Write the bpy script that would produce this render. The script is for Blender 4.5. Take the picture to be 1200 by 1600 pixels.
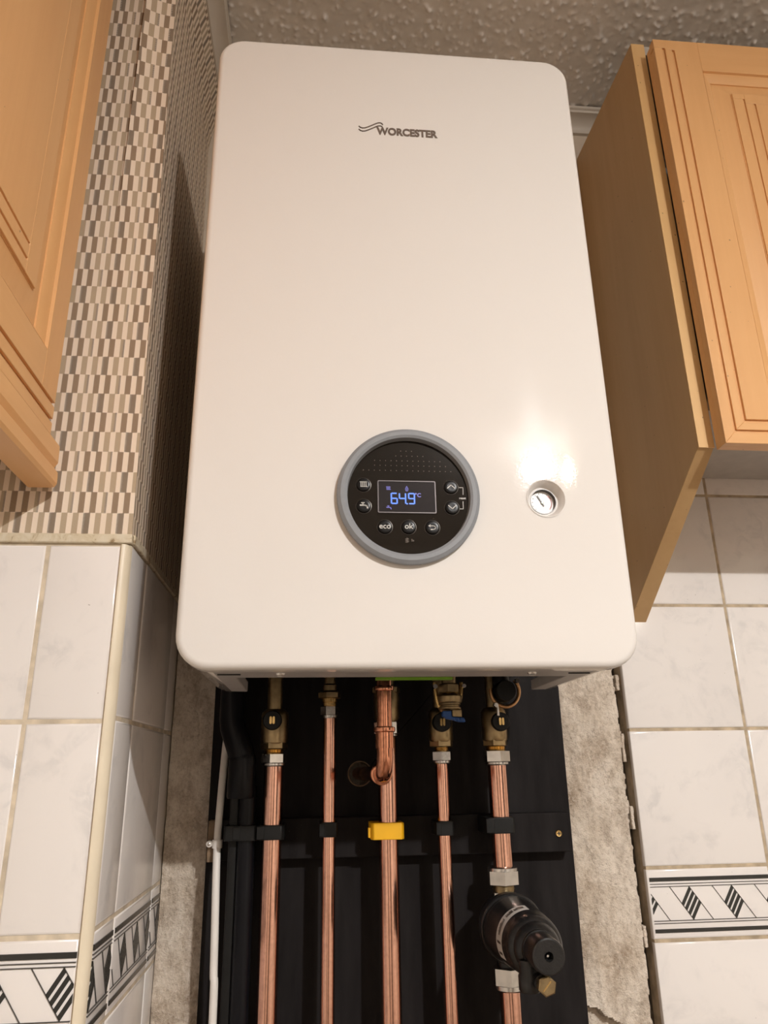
import bpy, bmesh, math, random
from math import sin, cos, pi, radians
from mathutils import Vector, Matrix, noise
from mathutils.geometry import tessellate_polygon

random.seed(7)
for o in list(bpy.data.objects):
    bpy.data.objects.remove(o)
scene = bpy.context.scene
COL = scene.collection

# ------------------------------------------------------------------ camera
cam = bpy.data.cameras.new('camera')
cam.sensor_fit = 'VERTICAL'; cam.sensor_height = 36.0; cam.lens = 1164.451 * 36.0 / 1600.0
cam.clip_start = 0.02; cam.clip_end = 50
camo = bpy.data.objects.new('camera', cam); COL.objects.link(camo)
camo.location = (-0.08413, -0.97284, -0.08166)
camo.rotation_euler = (radians(109.1911), radians(0.9034), radians(-5.2057))
scene.camera = camo

# ------------------------------------------------------------------ world, lamps, exposure
w = bpy.data.worlds.new('world'); scene.world = w; w.use_nodes = True
w.node_tree.nodes['Background'].inputs['Color'].default_value = (0.02, 0.017, 0.014, 1)
w.node_tree.nodes['Background'].inputs['Strength'].default_value = 0.3

def lamp(name, loc, energy, color, size, spread=180):
    d = bpy.data.lights.new(name, 'AREA'); d.shape = 'DISK'; d.size = size
    d.energy = energy; d.color = color; d.spread = radians(spread)
    o = bpy.data.objects.new(name, d); COL.objects.link(o); o.location = loc
    return o
def bulb(name, loc, energy, color, radius):
    d = bpy.data.lights.new(name, 'POINT'); d.energy = energy; d.color = color; d.shadow_soft_size = radius
    o = bpy.data.objects.new(name, d); COL.objects.link(o); o.location = loc
    return o
# two spots on a ceiling bar behind the camera: a strong downward beam and some stray light from each glass
lamp('spot_lamp', (0.674, -2.035, 0.900), 24, (1.0, 0.985, 0.985), 0.07)
bulb('spot_lamp_glass', (0.674, -2.035, 0.905), 10, (1.0, 0.985, 0.985), 0.03)
lamp('spot_lamp_warm', (0.830, -2.045, 0.900), 4, (1.0, 0.94, 0.70), 0.09)
bulb('spot_lamp_warm_glass', (0.830, -2.045, 0.905), 1.6, (1.0, 0.94, 0.70), 0.05)

vs = scene.view_settings
vs.view_transform = 'Standard'; vs.look = 'None'; vs.gamma = 1.0; vs.use_curve_mapping = False
vs.exposure = 0.93

# ------------------------------------------------------------------ node helpers
class NT:
    def __init__(s, name):
        s.m = bpy.data.materials.new(name); s.m.use_nodes = True
        s.t = s.m.node_tree; s.n = s.t.nodes; s.l = s.t.links
        s.b = s.n['Principled BSDF']
    def set(s, sock, v):
        if hasattr(v, 'is_output') or isinstance(v, bpy.types.NodeSocket): s.l.new(v, sock)
        else: sock.default_value = v
    def math(s, op, a, b=0.0, c=0.0):
        n = s.n.new('ShaderNodeMath'); n.operation = op
        s.set(n.inputs[0], a); s.set(n.inputs[1], b); s.set(n.inputs[2], c)
        return n.outputs[0]
    def mix(s, f, a, b):
        n = s.n.new('ShaderNodeMix'); n.data_type = 'RGBA'
        s.set(n.inputs[0], f); s.set(n.inputs[6], a); s.set(n.inputs[7], b)
        return n.outputs[2]
    def coord(s, kind='Object'):
        return s.n.new('ShaderNodeTexCoord').outputs[kind]
    def mapping(s, v, scale=(1, 1, 1), loc=(0, 0, 0), rot=(0, 0, 0)):
        n = s.n.new('ShaderNodeMapping'); s.l.new(v, n.inputs['Vector'])
        s.set(n.inputs['Scale'], scale); s.set(n.inputs['Location'], loc); s.set(n.inputs['Rotation'], rot)
        return n.outputs[0]
    def noise(s, v, scale, detail=3, rough=0.5, dist=0.0):
        n = s.n.new('ShaderNodeTexNoise'); s.l.new(v, n.inputs['Vector'])
        n.inputs['Scale'].default_value = scale; n.inputs['Detail'].default_value = detail
        n.inputs['Roughness'].default_value = rough; n.inputs['Distortion'].default_value = dist
        return n.outputs[0]
    def ramp(s, f, stops):
        n = s.n.new('ShaderNodeValToRGB'); s.l.new(f, n.inputs[0])
        e = n.color_ramp.elements
        while len(e) < len(stops): e.new(0.5)
        for k, (p, c) in enumerate(stops):
            e[k].position = p; e[k].color = (*c, 1) if len(c) == 3 else c
        return n.outputs[0]
    def bump(s, h, strength=0.3, dist=0.001):
        n = s.n.new('ShaderNodeBump'); s.l.new(h, n.inputs['Height'])
        n.inputs['Strength'].default_value = strength; n.inputs['Distance'].default_value = dist
        s.l.new(n.outputs[0], s.b.inputs['Normal'])
    def out(s, color=None, rough=None, metal=None, coat=None, spec=None):
        if color is not None: s.set(s.b.inputs['Base Color'], color if not isinstance(color, tuple) else (*color[:3], 1))
        if rough is not None: s.set(s.b.inputs['Roughness'], rough)
        if metal is not None: s.set(s.b.inputs['Metallic'], metal)
        if spec is not None: s.set(s.b.inputs['Specular IOR Level'], spec)
        if coat is not None:
            s.b.inputs['Coat Weight'].default_value = coat; s.b.inputs['Coat Roughness'].default_value = 0.08
        return s.m

def lin(r, g, b):
    f = lambda c: c / 12.92 if c <= 0.04045 else ((c + 0.055) / 1.055) ** 2.4
    return tuple(f(x / 255.0) for x in (r, g, b))

def plain(name, col, rough=0.5, metal=0.0, var=0.08, scale=40, bump=0.0, spec=0.5, bscale=None):
    t = NT(name); v = t.coord()
    f = t.noise(v, scale, 4)
    dark = tuple(c * (1 - var) for c in col); lite = tuple(min(1, c * (1 + var)) for c in col)
    t.out(t.ramp(f, [(0.3, dark), (0.7, lite)]), rough, metal, spec=spec)
    if bump: t.bump(t.noise(v, bscale or scale * 3, 3), bump, 0.001)
    return t.m

M = {}
# white stove enamel with orange peel
t = NT('white_enamel'); v = t.coord()
t.out((0.80, 0.765, 0.735), 0.05, spec=0.20)
t.bump(t.noise(v, 420, 1, 0.5), 0.045, 0.0006); M['enamel'] = t.m
M['enamel_grey'] = plain('pale_grey_steel', (0.42, 0.40, 0.39), 0.45, 0.0, 0.06, 60)
M['cavity'] = plain('dark_cavity', (0.012, 0.012, 0.012), 0.7)
M['ring'] = plain('grey_satin_plastic', lin(138, 141, 146), 0.5, 0.0, 0.03, 200, 0.05, spec=0.35)
M['black_gloss'] = plain('black_glossy_panel', (0.010, 0.007, 0.005), 0.05, 0, 0.02, spec=0.38)
M['black_button'] = plain('black_button', (0.006, 0.005, 0.005), 0.28, 0, 0.02, spec=0.2)
M['screen'] = plain('dark_screen', (0.02, 0.017, 0.02), 0.1, 0, 0.02)
M['print_white'] = plain('white_print', (0.62, 0.60, 0.57), 0.5, 0, 0.02)
M['print_dim'] = plain('dim_grey_print', (0.18, 0.14, 0.11), 0.5, 0, 0.02)
M['print_grey'] = plain('grey_logo_print', lin(112, 98, 88), 0.4, 0, 0.03)
t = NT('blue_screen_glow'); t.out((0.02, 0.05, 0.2), 0.4)
t.b.inputs['Emission Color'].default_value = (0.10, 0.26, 1.0, 1); t.b.inputs['Emission Strength'].default_value = 0.55
M['glow'] = t.m
t = NT('violet_screen_glow'); t.out((0.05, 0.05, 0.2), 0.4)
t.b.inputs['Emission Color'].default_value = (0.28, 0.26, 0.9, 1); t.b.inputs['Emission Strength'].default_value = 0.28
M['glow_dim'] = t.m
M['gauge_face'] = plain('gauge_face', (0.72, 0.68, 0.66), 0.35, 0, 0.02)
M['needle'] = plain('needle_black', (0.05, 0.045, 0.04), 0.4)
M['red_print'] = plain('red_print', (0.75, 0.32, 0.30), 0.5)
M['chrome'] = plain('chrome', (0.72, 0.72, 0.73), 0.16, 1.0, 0.03)
M['green'] = plain('lime_green_label', (0.16, 0.36, 0.012), 0.45)
def copper(name, base, dirty):
    t = NT(name); v = t.coord()
    n1 = t.noise(t.mapping(v, (60, 60, 7)), 1.6, 5, 0.6)
    n2 = t.noise(v, 260, 2)
    f = t.math('MULTIPLY', n1, t.math('ADD', n2, 0.45))
    c = t.ramp(f, [(0.25, tuple(x * dirty for x in base)), (0.52, base), (0.75, tuple(min(1, x * 1.1) for x in base))])
    r = t.math('MULTIPLY_ADD', n1, 0.16, 0.08)
    t.out(c, r, 1.0); t.bump(n1, 0.02, 0.001)
    return t.m
M['copper'] = copper('copper_tube', (0.84, 0.48, 0.365), 0.74)
M['copper_dull'] = copper('copper_fluxed', (0.70, 0.31, 0.19), 0.55)
M['brass'] = plain('cast_brass', (0.36, 0.27, 0.15), 0.36, 1.0, 0.25, 90, 0.12)
M['brass_bright'] = plain('turned_brass', (0.75, 0.52, 0.22), 0.24, 1.0, 0.12, 90)
M['nickel'] = plain('plated_nut', (0.68, 0.66, 0.64), 0.26, 1.0, 0.1, 120, 0.05)
M['black_plastic'] = plain('black_plastic', (0.010, 0.010, 0.010), 0.40, 0, 0.2, 60, 0.05, spec=0.25)
M['black_pipe'] = plain('black_waste_pipe', (0.006, 0.006, 0.008), 0.30, 0, 0.2, 30, spec=0.2)
M['filter_black'] = plain('black_moulded_nylon', (0.013, 0.012, 0.012), 0.3, 0, 0.2, 200, 0.15)
M['yellow'] = plain('yellow_plastic', (0.95, 0.50, 0.012), 0.4, 0, 0.04)
M['blue'] = plain('blue_plastic', (0.02, 0.09, 0.33), 0.4, 0, 0.1)
M['cable'] = plain('white_cable', (0.82, 0.78, 0.74), 0.45, 0, 0.03)
M['label_white'] = plain('label_paper', (0.62, 0.58, 0.55), 0.5)
# black painted board
t = NT('black_painted_board'); v = t.coord()
n = t.noise(t.mapping(v, (1, 1, 0.15)), 60, 4, 0.6)
s = t.noise(v, 900, 1)
c = t.mix(t.math('GREATER_THAN', s, 0.80), t.ramp(n, [(0.3, (0.0140, 0.0122, 0.0123)), (0.7, (0.0240, 0.0212, 0.0213))]), (0.08, 0.075, 0.07, 1))
t.out(c, 0.55, spec=0.05); t.bump(n, 0.1, 0.001); M['board'] = t.m
M['raw_wood'] = plain('bare_dirty_timber', (0.21, 0.14, 0.085), 0.8, 0, 0.4, 60, 0.3)
# rough plaster
t = NT('bare_plaster'); v = t.coord()
n1 = t.noise(v, 11, 7, 0.62, 0.3); n2 = t.noise(t.mapping(v, (1, 1, 0.55)), 55, 6, 0.72, 0.3); n3 = t.noise(v, 260, 4, 0.75)
c = t.ramp(n1, [(0.30, lin(176, 156, 136)), (0.43, lin(214, 198, 180)), (0.58, lin(236, 223, 208)), (0.72, lin(222, 209, 195))])
c = t.mix(t.math('MULTIPLY', t.ramp(n2, [(0.40, (1, 1, 1)), (0.56, (0, 0, 0))]), 0.5), c, lin(158, 136, 114) + (1,))
c = t.mix(t.math('MULTIPLY', t.ramp(n3, [(0.50, (0, 0, 0)), (0.62, (1, 1, 1))]), 0.35), c, lin(246, 236, 224) + (1,))
c = t.mix(t.math('MULTIPLY', t.ramp(n3, [(0.34, (1, 1, 1)), (0.44, (0, 0, 0))]), 0.35), c, lin(120, 100, 82) + (1,))
t.out(c, 0.9, spec=0.2)
t.bump(t.math('ADD', t.math('MULTIPLY', n2, 1.2), t.math('MULTIPLY', n3, 0.9)), 0.9, 0.0035); M['plaster'] = t.m
# ceramic tile: cream with soft grey marbling, differs per tile
def tilemat(name, base, cloud):
    t = NT(name); v = t.coord()
    info = t.n.new('ShaderNodeObjectInfo').outputs['Random']
    cmb = t.n.new('ShaderNodeCombineXYZ')
    for k in range(3): t.l.new(t.math('MULTIPLY', info, 13.0 + 7 * k), cmb.inputs[k])
    va = t.n.new('ShaderNodeVectorMath'); va.operation = 'ADD'
    t.l.new(v, va.inputs[0]); t.l.new(cmb.outputs[0], va.inputs[1])
    n1 = t.noise(va.outputs[0], 16, 5, 0.55, 0.8); n2 = t.noise(va.outputs[0], 42, 4, 0.6, 1.2)
    f = t.math('MULTIPLY', t.ramp(n1, [(0.48, (0, 0, 0)), (0.66, (1, 1, 1))]), t.ramp(n2, [(0.42, (0.15,) * 3), (0.6, (1, 1, 1))]))
    c = t.mix(t.math('MULTIPLY', f, 0.75), base + (1,), cloud + (1,))
    s = t.noise(va.outputs[0], 330, 1)
    c = t.mix(t.math('MULTIPLY', t.math('GREATER_THAN', s, 0.82), 0.5), c, (0.25, 0.2, 0.16, 1))
    t.out(c, 0.16, spec=0.5); t.bump(t.noise(va.outputs[0], 28, 2), 0.06, 0.002)
    return t.m
M['tile'] = tilemat('cream_marbled_tile', (0.87, 0.825, 0.80), (0.72, 0.69, 0.68))
M['tile_border'] = tilemat('cream_border_tile', (0.88, 0.835, 0.81), (0.77, 0.735, 0.72))
M['tile_print'] = plain('black_tile_print', (0.028, 0.027, 0.024), 0.25)
M['tile_line'] = plain('thin_tile_line', (0.06, 0.055, 0.05), 0.3)
M['tile_white'] = plain('white_tile_print', (0.82, 0.76, 0.71), 0.2)
M['grout'] = plain('old_grout', (0.50, 0.40, 0.28), 0.85, 0, 0.3, 60, 0.3)
M['mortar_shade'] = plain('mortar_painted_shade', (0.11, 0.088, 0.066), 0.95, 0, 0.4, 90, 0.5)  # mortar darkened: shade of the gap beside the tiles put into its colour
M['grout_pale'] = plain('pale_cream_grout', (0.66, 0.56, 0.43), 0.8, 0, 0.25, 50, 0.2)
M['cream_trim'] = plain('cream_plastic_trim', (0.80, 0.70, 0.54), 0.35, 0, 0.08, 20)
t = NT('grubby_cream_trim'); v = t.coord()
n = t.noise(v, 70, 6, 0.7, 1)
t.out(t.ramp(n, [(0.34, (0.30, 0.20, 0.10)), (0.44, (0.66, 0.56, 0.40)), (0.6, (0.74, 0.66, 0.52))]), 0.5); t.bump(n, 0.2, 0.001); M['grubby_trim'] = t.m
# ceiling, cove and paint
M['ceiling'] = plain('stippled_ceiling_paint', (0.84, 0.80, 0.76), 0.42, 0, 0.06, 30, 0.25, 0.5, 160)
M['cove'] = plain('cove_paint', (0.68, 0.61, 0.53), 0.5, 0, 0.04, 20)
M['paint'] = plain('cream_wall_paint', (0.70, 0.60, 0.49), 0.6, 0, 0.08, 25, 0.1)
M['room'] = plain('room_wall_paint', (0.70, 0.64, 0.56), 0.7, 0, 0.03, 3)
M['floor'] = plain('brown_floor', (0.20, 0.145, 0.105), 0.45, 0, 0.2, 6)
M['added_dark'] = plain('added_dark_board', (0.11, 0.085, 0.065), 0.5)  # for the unseen panels added to streak the copper
M['added_black'] = plain('added_black_gloss', (0.01, 0.01, 0.014), 0.08)  # for the unseen glossy panel added as a dark reflection
# maple wood: grain along a chosen axis
def wood(name, a, b, axis, rough=0.35, flecks=0.0):
    t = NT(name); v = t.coord()
    sc = [26, 26, 26]; sc[axis] = 1.6
    n1 = t.noise(t.mapping(v, tuple(sc)), 1.0, 5, 0.6, 0.6)
    sc2 = [130, 130, 130]; sc2[axis] = 9
    n2 = t.noise(t.mapping(v, tuple(sc2)), 1.0, 3, 0.6)
    n3 = t.noise(v, 5, 3)
    f = t.math('ADD', t.math('MULTIPLY', n1, 0.55), t.math('ADD', t.math('MULTIPLY', n2, 0.2), t.math('MULTIPLY', n3, 0.25)))
    c = t.ramp(f, [(0.30, a), (0.66, b)])
    if flecks:
        s = t.noise(v, 170, 1)
        c = t.mix(t.math('MULTIPLY', t.math('GREATER_THAN', s, 0.80), flecks), c, (0.10, 0.06, 0.03, 1))
    t.out(c, rough, spec=0.4); t.bump(n2, 0.06, 0.001)
    return t.m
WA, WB = lin(222, 168, 113), lin(234, 183, 127)
M['wood_v'] = wood('maple_upright_grain', WA, WB, 2, 0.33, 0.6)
M['wood_x'] = wood('maple_level_grain', WA, WB, 0, 0.33)
M['wood_y'] = wood('maple_level_grain_side', WA, WB, 1, 0.33)
M['melamine'] = wood('maple_melamine', lin(193, 155, 108), lin(206, 170, 122), 2, 0.4, 0.6)
M['edge_band'] = wood('pale_edge_band', lin(222, 180, 122), lin(236, 196, 140), 2, 0.35, 0.6)
M['cab_white'] = plain('pale_grey_carcass', (0.52, 0.49, 0.46), 0.45)

# wallpaper: stacked stripes in offset rows, printed on UV in metres
def wallpaper():
    t = NT('striped_wallpaper')
    uv = t.n.new('ShaderNodeUVMap').outputs[0]
    sep = t.n.new('ShaderNodeSeparateXYZ'); t.l.new(uv, sep.inputs[0])
    u0, v0 = sep.outputs[0], sep.outputs[1]
    P, H = 0.0312, 0.02115
    u = t.math('DIVIDE', u0, P); v = t.math('DIVIDE', v0, H)
    row = t.math('FLOOR', v); par = t.math('FLOORED_MODULO', row, 2.0)
    fv = t.math('FRACT', v)
    # row A
    ua = t.math('FRACT', u); ub = t.math('FRACT', t.math('ADD', u, 0.187))
    def band(f, a, b): return t.math('MULTIPLY', t.math('GREATER_THAN', f, a), t.math('LESS_THAN', f, b))
    hatch = t.math('SINE', t.math('MULTIPLY', t.math('ADD', u0, v0), 2 * pi / 0.00135))
    hat = t.math('MULTIPLY_ADD', hatch, 0.5, 0.5)
    hats = t.math('GREATER_THAN', hat, 0.5)
    dots = t.math('GREATER_THAN', t.math('SINE', t.math('MULTIPLY', v0, 2 * pi / 0.0015)), -0.35)
    cream = lin(242, 226, 208) + (1,); grey = lin(178, 160, 136) + (1,); greyl = lin(190, 172, 148) + (1,)
    brown = lin(104, 84, 68) + (1,); brl = lin(180, 158, 134) + (1,); dark = lin(70, 62, 56) + (1,); mid = lin(176, 158, 138) + (1,)
    darkh = t.mix(hats, dark, mid); brownh = t.mix(hats, brown, brl); greyh = t.mix(hats, grey, greyl)
    A = t.mix(band(ua, 0.05, 0.20), cream, darkh)
    A = t.mix(t.math('MULTIPLY', band(ua, 0.0, 0.06), dots), A, dark)
    A = t.mix(band(ua, 0.355, 0.53), A, greyh); A = t.mix(band(ua, 0.69, 0.865), A, greyh)
    B = t.mix(band(ub, 0.0, 0.18), cream, brownh); B = t.mix(band(ub, 0.345, 0.525), B, brownh)
    B = t.mix(band(ub, 0.70, 0.79), B, greyh)
    B = t.mix(t.math('MULTIPLY', band(ub, 0.785, 0.84), dots), B, dark)
    c = t.mix(par, A, B)
    n = t.noise(uv, 30, 3)
    c2 = t.mix(t.math('MULTIPLY', n, 0.14), c, lin(222, 190, 155) + (1,))
    t.out(c2, 0.7, spec=0.25)
    # light woven emboss: the printed stripes stand slightly proud
    h = t.math('ADD', t.math('MULTIPLY', band(ua, 0.0, 0.2), t.math('SUBTRACT', 1.0, par)), t.math('MULTIPLY', band(ub, 0.0, 0.18), par))
    h = t.math('ADD', h, t.math('MULTIPLY', band(ua, 0.355, 0.53), t.math('SUBTRACT', 1.0, par)))
    h = t.math('ADD', h, t.math('MULTIPLY', band(ub, 0.345, 0.525), par))
    t.bump(t.math('ADD', h, t.math('MULTIPLY', hat, 0.3)), 0.35, 0.0008)
    return t.m
M['wallpaper'] = wallpaper()

# ------------------------------------------------------------------ mesh helpers
WL = {}
def wloc(o):
    return WL.get(o.name, Vector((0, 0, 0))) if o else Vector((0, 0, 0))

class MB:
    def __init__(s): s.v = []; s.f = []; s.uv = None
    def add(s, vs, fs):
        n = len(s.v); s.v += [tuple(x) for x in vs]; s.f += [tuple(i + n for i in f) for f in fs]
        return s
    def box(s, x0, x1, y0, y1, z0, z1):
        vs = [(x, y, z) for z in (z0, z1) for y in (y0, y1) for x in (x0, x1)]
        return s.add(vs, [(0, 2, 3, 1), (4, 5, 7, 6), (0, 1, 5, 4), (2, 6, 7, 3), (0, 4, 6, 2), (1, 3, 7, 5)])
    def prism(s, poly, fn, d0, d1):
        """polygon (a,b) mapped by fn(a,b,d), extruded from d0 to d1"""
        n = len(poly)
        vs = [fn(a, b, d0) for a, b in poly] + [fn(a, b, d1) for a, b in poly]
        return s.add(vs, [tuple(range(n))[::-1], tuple(range(n, 2 * n))] + [(i, (i + 1) % n, n + (i + 1) % n, n + i) for i in range(n)])
    def plate(s, outer, holes, fn, d0, d1):
        loops = [outer] + holes
        tri = tessellate_polygon([[Vector((a, b, 0)) for a, b in lp] for lp in loops])
        flat = [p for lp in loops for p in lp]; n = len(flat)
        vs = [fn(a, b, d0) for a, b in flat] + [fn(a, b, d1) for a, b in flat]
        fs = [tuple(t) for t in tri] + [tuple(i + n for i in t)[::-1] for t in tri]
        k = 0
        for lp in loops:
            m = len(lp)
            for i in range(m):
                a, b = k + i, k + (i + 1) % m
                fs.append((a, b, b + n, a + n))
            k += m
        return s.add(vs, fs)
    def lathe(s, prof, origin, axis='z', n=32, caps=True):
        """prof: list of (distance along axis, radius)"""
        o = Vector(origin)
        ax = {'x': (Vector((1, 0, 0)), Vector((0, 1, 0)), Vector((0, 0, 1))), 'y': (Vector((0, 1, 0)), Vector((0, 0, 1)), Vector((1, 0, 0))),
              'z': (Vector((0, 0, 1)), Vector((1, 0, 0)), Vector((0, 1, 0)))}[axis] if isinstance(axis, str) else axis
        vs = []; fs = []
        for h, r in prof:
            for k in range(n):
                a = 2 * pi * k / n
                vs.append(o + ax[0] * h + ax[1] * (r * cos(a)) + ax[2] * (r * sin(a)))
        for i in range(len(prof) - 1):
            for k in range(n):
                fs.append((i * n + k, i * n + (k + 1) % n, (i + 1) * n + (k + 1) % n, (i + 1) * n + k))
        if caps:
            fs.append(tuple(range(n))[::-1]); fs.append(tuple(range((len(prof) - 1) * n, len(prof) * n)))
        return s.add(vs, fs)
    def tube(s, pts, r, n=20, caps=True):
        P = [Vector(p) for p in pts]; rr = r if isinstance(r, list) else [r] * len(P)
        vs = []; fs = []
        up = Vector((0.3, 0.9, 0.31)).normalized()
        pt = None
        for i, p in enumerate(P):
            d = ((P[min(i + 1, len(P) - 1)] - p).normalized() + (p - P[max(i - 1, 0)]).normalized()).normalized() if 0 < i < len(P) - 1 else (P[1] - P[0] if i == 0 else P[-1] - P[-2]).normalized()
            if pt is None:
                a = d.cross(up).normalized()
            else:
                q = pt.rotation_difference(d); a = (q @ a).normalized()
            pt = d; b = d.cross(a).normalized()
            for k in range(n):
                t_ = 2 * pi * k / n
                vs.append(p + a * (rr[i] * cos(t_)) + b * (rr[i] * sin(t_)))
        for i in range(len(P) - 1):
            for k in range(n):
                fs.append((i * n + k, i * n + (k + 1) % n, (i + 1) * n + (k + 1) % n, (i + 1) * n + k))
        if caps:
            fs.append(tuple(range(n))[::-1]); fs.append(tuple(range((len(P) - 1) * n, len(P) * n)))
        return s.add(vs, fs)
    def hexnut(s, c, r, z0, z1, rot=0.0, axis='z', ch=0.0012):
        """hexagon with chamfered ends; r = across-corner radius"""
        c = Vector(c)
        prof = [(z0, r * 0.86), (z0 + ch, r), (z1 - ch, r), (z1, r * 0.86)]
        ax = {'z': (Vector((0, 0, 1)), Vector((cos(rot), sin(rot), 0)), Vector((-sin(rot), cos(rot), 0))),
              'y': (Vector((0, 1, 0)), Vector((sin(rot), 0, cos(rot))), Vector((cos(rot), 0, -sin(rot))))}[axis]
        return s.lathe(prof, c, ax, 6)
    def grid(s, fn, nu, nv, uvfn=None):
        vs = [fn(i / nu, j / nv) for j in range(nv + 1) for i in range(nu + 1)]
        fs = [(j * (nu + 1) + i, j * (nu + 1) + i + 1, (j + 1) * (nu + 1) + i + 1, (j + 1) * (nu + 1) + i) for j in range(nv) for i in range(nu)]
        if uvfn: s.uv = (s.uv or []) + [uvfn(i / nu, j / nv) for j in range(nv + 1) for i in range(nu + 1)]
        return s.add(vs, fs)
    def stroke(s, pts, wd, fn, d0, d1, closed=False):
        """flat line of given width along 2D points"""
        P = [Vector(p) for p in pts]
        if closed: P = P + [P[0]]
        for a, b in zip(P[:-1], P[1:]):
            d = (b - a).normalized(); n_ = Vector((-d.y, d.x)) * wd / 2; e = d * wd * 0.35
            s.prism([tuple(a - e - n_), tuple(b + e - n_), tuple(b + e + n_), tuple(a - e + n_)], fn, d0, d1)
        return s
    def mesh(s, name, off=Vector((0, 0, 0)), fix=True, angle=35):
        m = bpy.data.meshes.new(name)
        m.from_pydata([(x - off.x, y - off.y, z - off.z) for x, y, z in s.v], [], s.f)
        if s.uv:
            lay = m.uv_layers.new(name='UVMap')
            for lp in m.loops: lay.data[lp.index].uv = s.uv[lp.vertex_index]
        if fix:
            bm = bmesh.new(); bm.from_mesh(m); bmesh.ops.recalc_face_normals(bm, faces=bm.faces); bm.to_mesh(m); bm.free()
        m.polygons.foreach_set('use_smooth', [True] * len(m.polygons))
        m.set_sharp_from_angle(angle=radians(angle))
        m.update()
        return m
    def build(s, name, mat, parent=None, bevel=0.0, seg=2, kind=None, label=None, fix=True, angle=35):
        m = s.mesh(name, wloc(parent), fix, angle)
        m.materials.append(M[mat] if isinstance(mat, str) else mat)
        o = bpy.data.objects.new(name, m); COL.objects.link(o)
        if parent: o.parent = parent; WL[o.name] = wloc(parent)
        if bevel:
            md = o.modifiers.new('bevel', 'BEVEL'); md.width = bevel; md.segments = seg; md.limit_method = 'ANGLE'; md.angle_limit = radians(40)
            md.harden_normals = False
        if kind: o['kind'] = kind
        if label: o['label'] = label
        return o

def thing(name, label, cat, loc, group=None):
    o = bpy.data.objects.new(name, None); COL.objects.link(o)
    o.location = loc; WL[o.name] = Vector(loc); o.empty_display_size = 0.05
    o['label'] = label; o['category'] = cat
    if group: o['group'] = group
    return o

def tag(o, label, cat, group=None):
    o['label'] = label; o['category'] = cat
    if group: o['group'] = group
    return o

XZ = lambda a, b, d: (a, d, b)          # drawing plane facing the room (-y)
YZ = lambda a, b, d: (d, a, b)          # drawing plane facing +x
XY = lambda a, b, d: (a, b, d)

def circle(cx, cy, r, n=48, a0=0.0):
    return [(cx + r * cos(a0 + 2 * pi * k / n), cy + r * sin(a0 + 2 * pi * k / n)) for k in range(n)]
def rrect(x0, x1, z0, z1, r, n=8):
    out = []
    for cx, cz, a in ((x1 - r, z1 - r, 0), (x0 + r, z1 - r, 90), (x0 + r, z0 + r, 180), (x1 - r, z0 + r, 270)):
        for k in range(n + 1):
            t_ = radians(a + 90 * k / n); out.append((cx + r * cos(t_), cz + r * sin(t_)))
    return out

def lettering(text, x, z, y, size, bold=0.0, align='CENTER', thick=0.0003, width=None):
    """text as a thin mesh standing on a plane that faces the room"""
    c = bpy.data.curves.new('text', 'FONT'); c.body = text; c.size = size; c.align_x = align; c.align_y = 'CENTER'
    c.offset = bold; c.resolution_u = 4; c.extrude = thick / 2
    o = bpy.data.objects.new('text', c); COL.objects.link(o)
    dg = bpy.context.evaluated_depsgraph_get(); me = bpy.data.meshes.new_from_object(o.evaluated_get(dg))
    xs = [v.co.x for v in me.vertices]; k = 1.0
    if width and xs: k = width / (max(xs) - min(xs))
    mb = MB(); mb.add([(x + v.co.x * k, y - v.co.z, z + v.co.y) for v in me.vertices], [tuple(p.vertices) for p in me.polygons])
    bpy.data.objects.remove(o); bpy.data.curves.remove(c); bpy.data.meshes.remove(me)
    return mb

# ================================================================== SETTING
CEIL = 0.99; FLOOR = -1.42
XS = -0.257          # side face of the pier left of the boiler
YP = -0.2815         # front face of the pier
XN, XF, YR = -0.66, 1.75, -3.3

def struct(o): o['kind'] = 'structure'; return o

# wall behind the boiler: bare masonry plane, then plaster, tiles and paint as pieces of it
wall_back = struct(MB().box(XS - 0.4, XF, 0.030, 0.09, FLOOR, CEIL).build('wall_back', 'mortar_shade'))
# painted upper part
MB().box(0.20, XF, 0.004, 0.03, 0.46, CEIL).build('painted_plaster', 'paint', wall_back)
MB().box(XS - 0.05, 0.20, 0.010, 0.03, 0.20, CEIL).build('painted_plaster', 'paint', wall_back)
MB().box(0.20, 0.3275, 0.004, 0.03, 0.25, 0.46).build('painted_plaster', 'paint', wall_back)
# bare plaster with a broken right edge
def edge(z):
    return 0.3148 + 0.0026 * noise.noise((z * 38, 1.7, 0)) + 0.0024 * noise.noise((z * 120, 4.2, 0)) + max(0, (-0.25 - z)) * -0.018
def plaster_pt(u, v):
    z = -0.60 + v * 0.86
    e = edge(z); x = XS + u * (0.330 - XS)
    p = Vector((x * 1.0, 0, z))
    h = 0.0035 * noise.noise((x * 13, 2, z * 11)) + 0.0026 * noise.noise((x * 52, 5, z * 36)) + 0.0014 * noise.noise((x * 150, 9, z * 120))
    # flaked ledge low on the right
    led = -0.340 - 0.55 * (x - 0.235) + 0.006 * noise.noise((x * 90, 3, 0))
    if 0.2 < x < 0.285 and z < led: h += 0.012 * min(1.0, (0.285 - x) / 0.02)
    y = 0.006 + h
    if (x + 0.0262) ** 2 + (z + 0.0838) ** 2 < 0.0150 ** 2: y = 0.0290
    if x > e: y += min(0.034, (x - e) * 22)
    return (x, y, z)
MB().grid(plaster_pt, 380, 480).build('bare_plaster', 'plaster', wall_back, fix=False)
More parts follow.
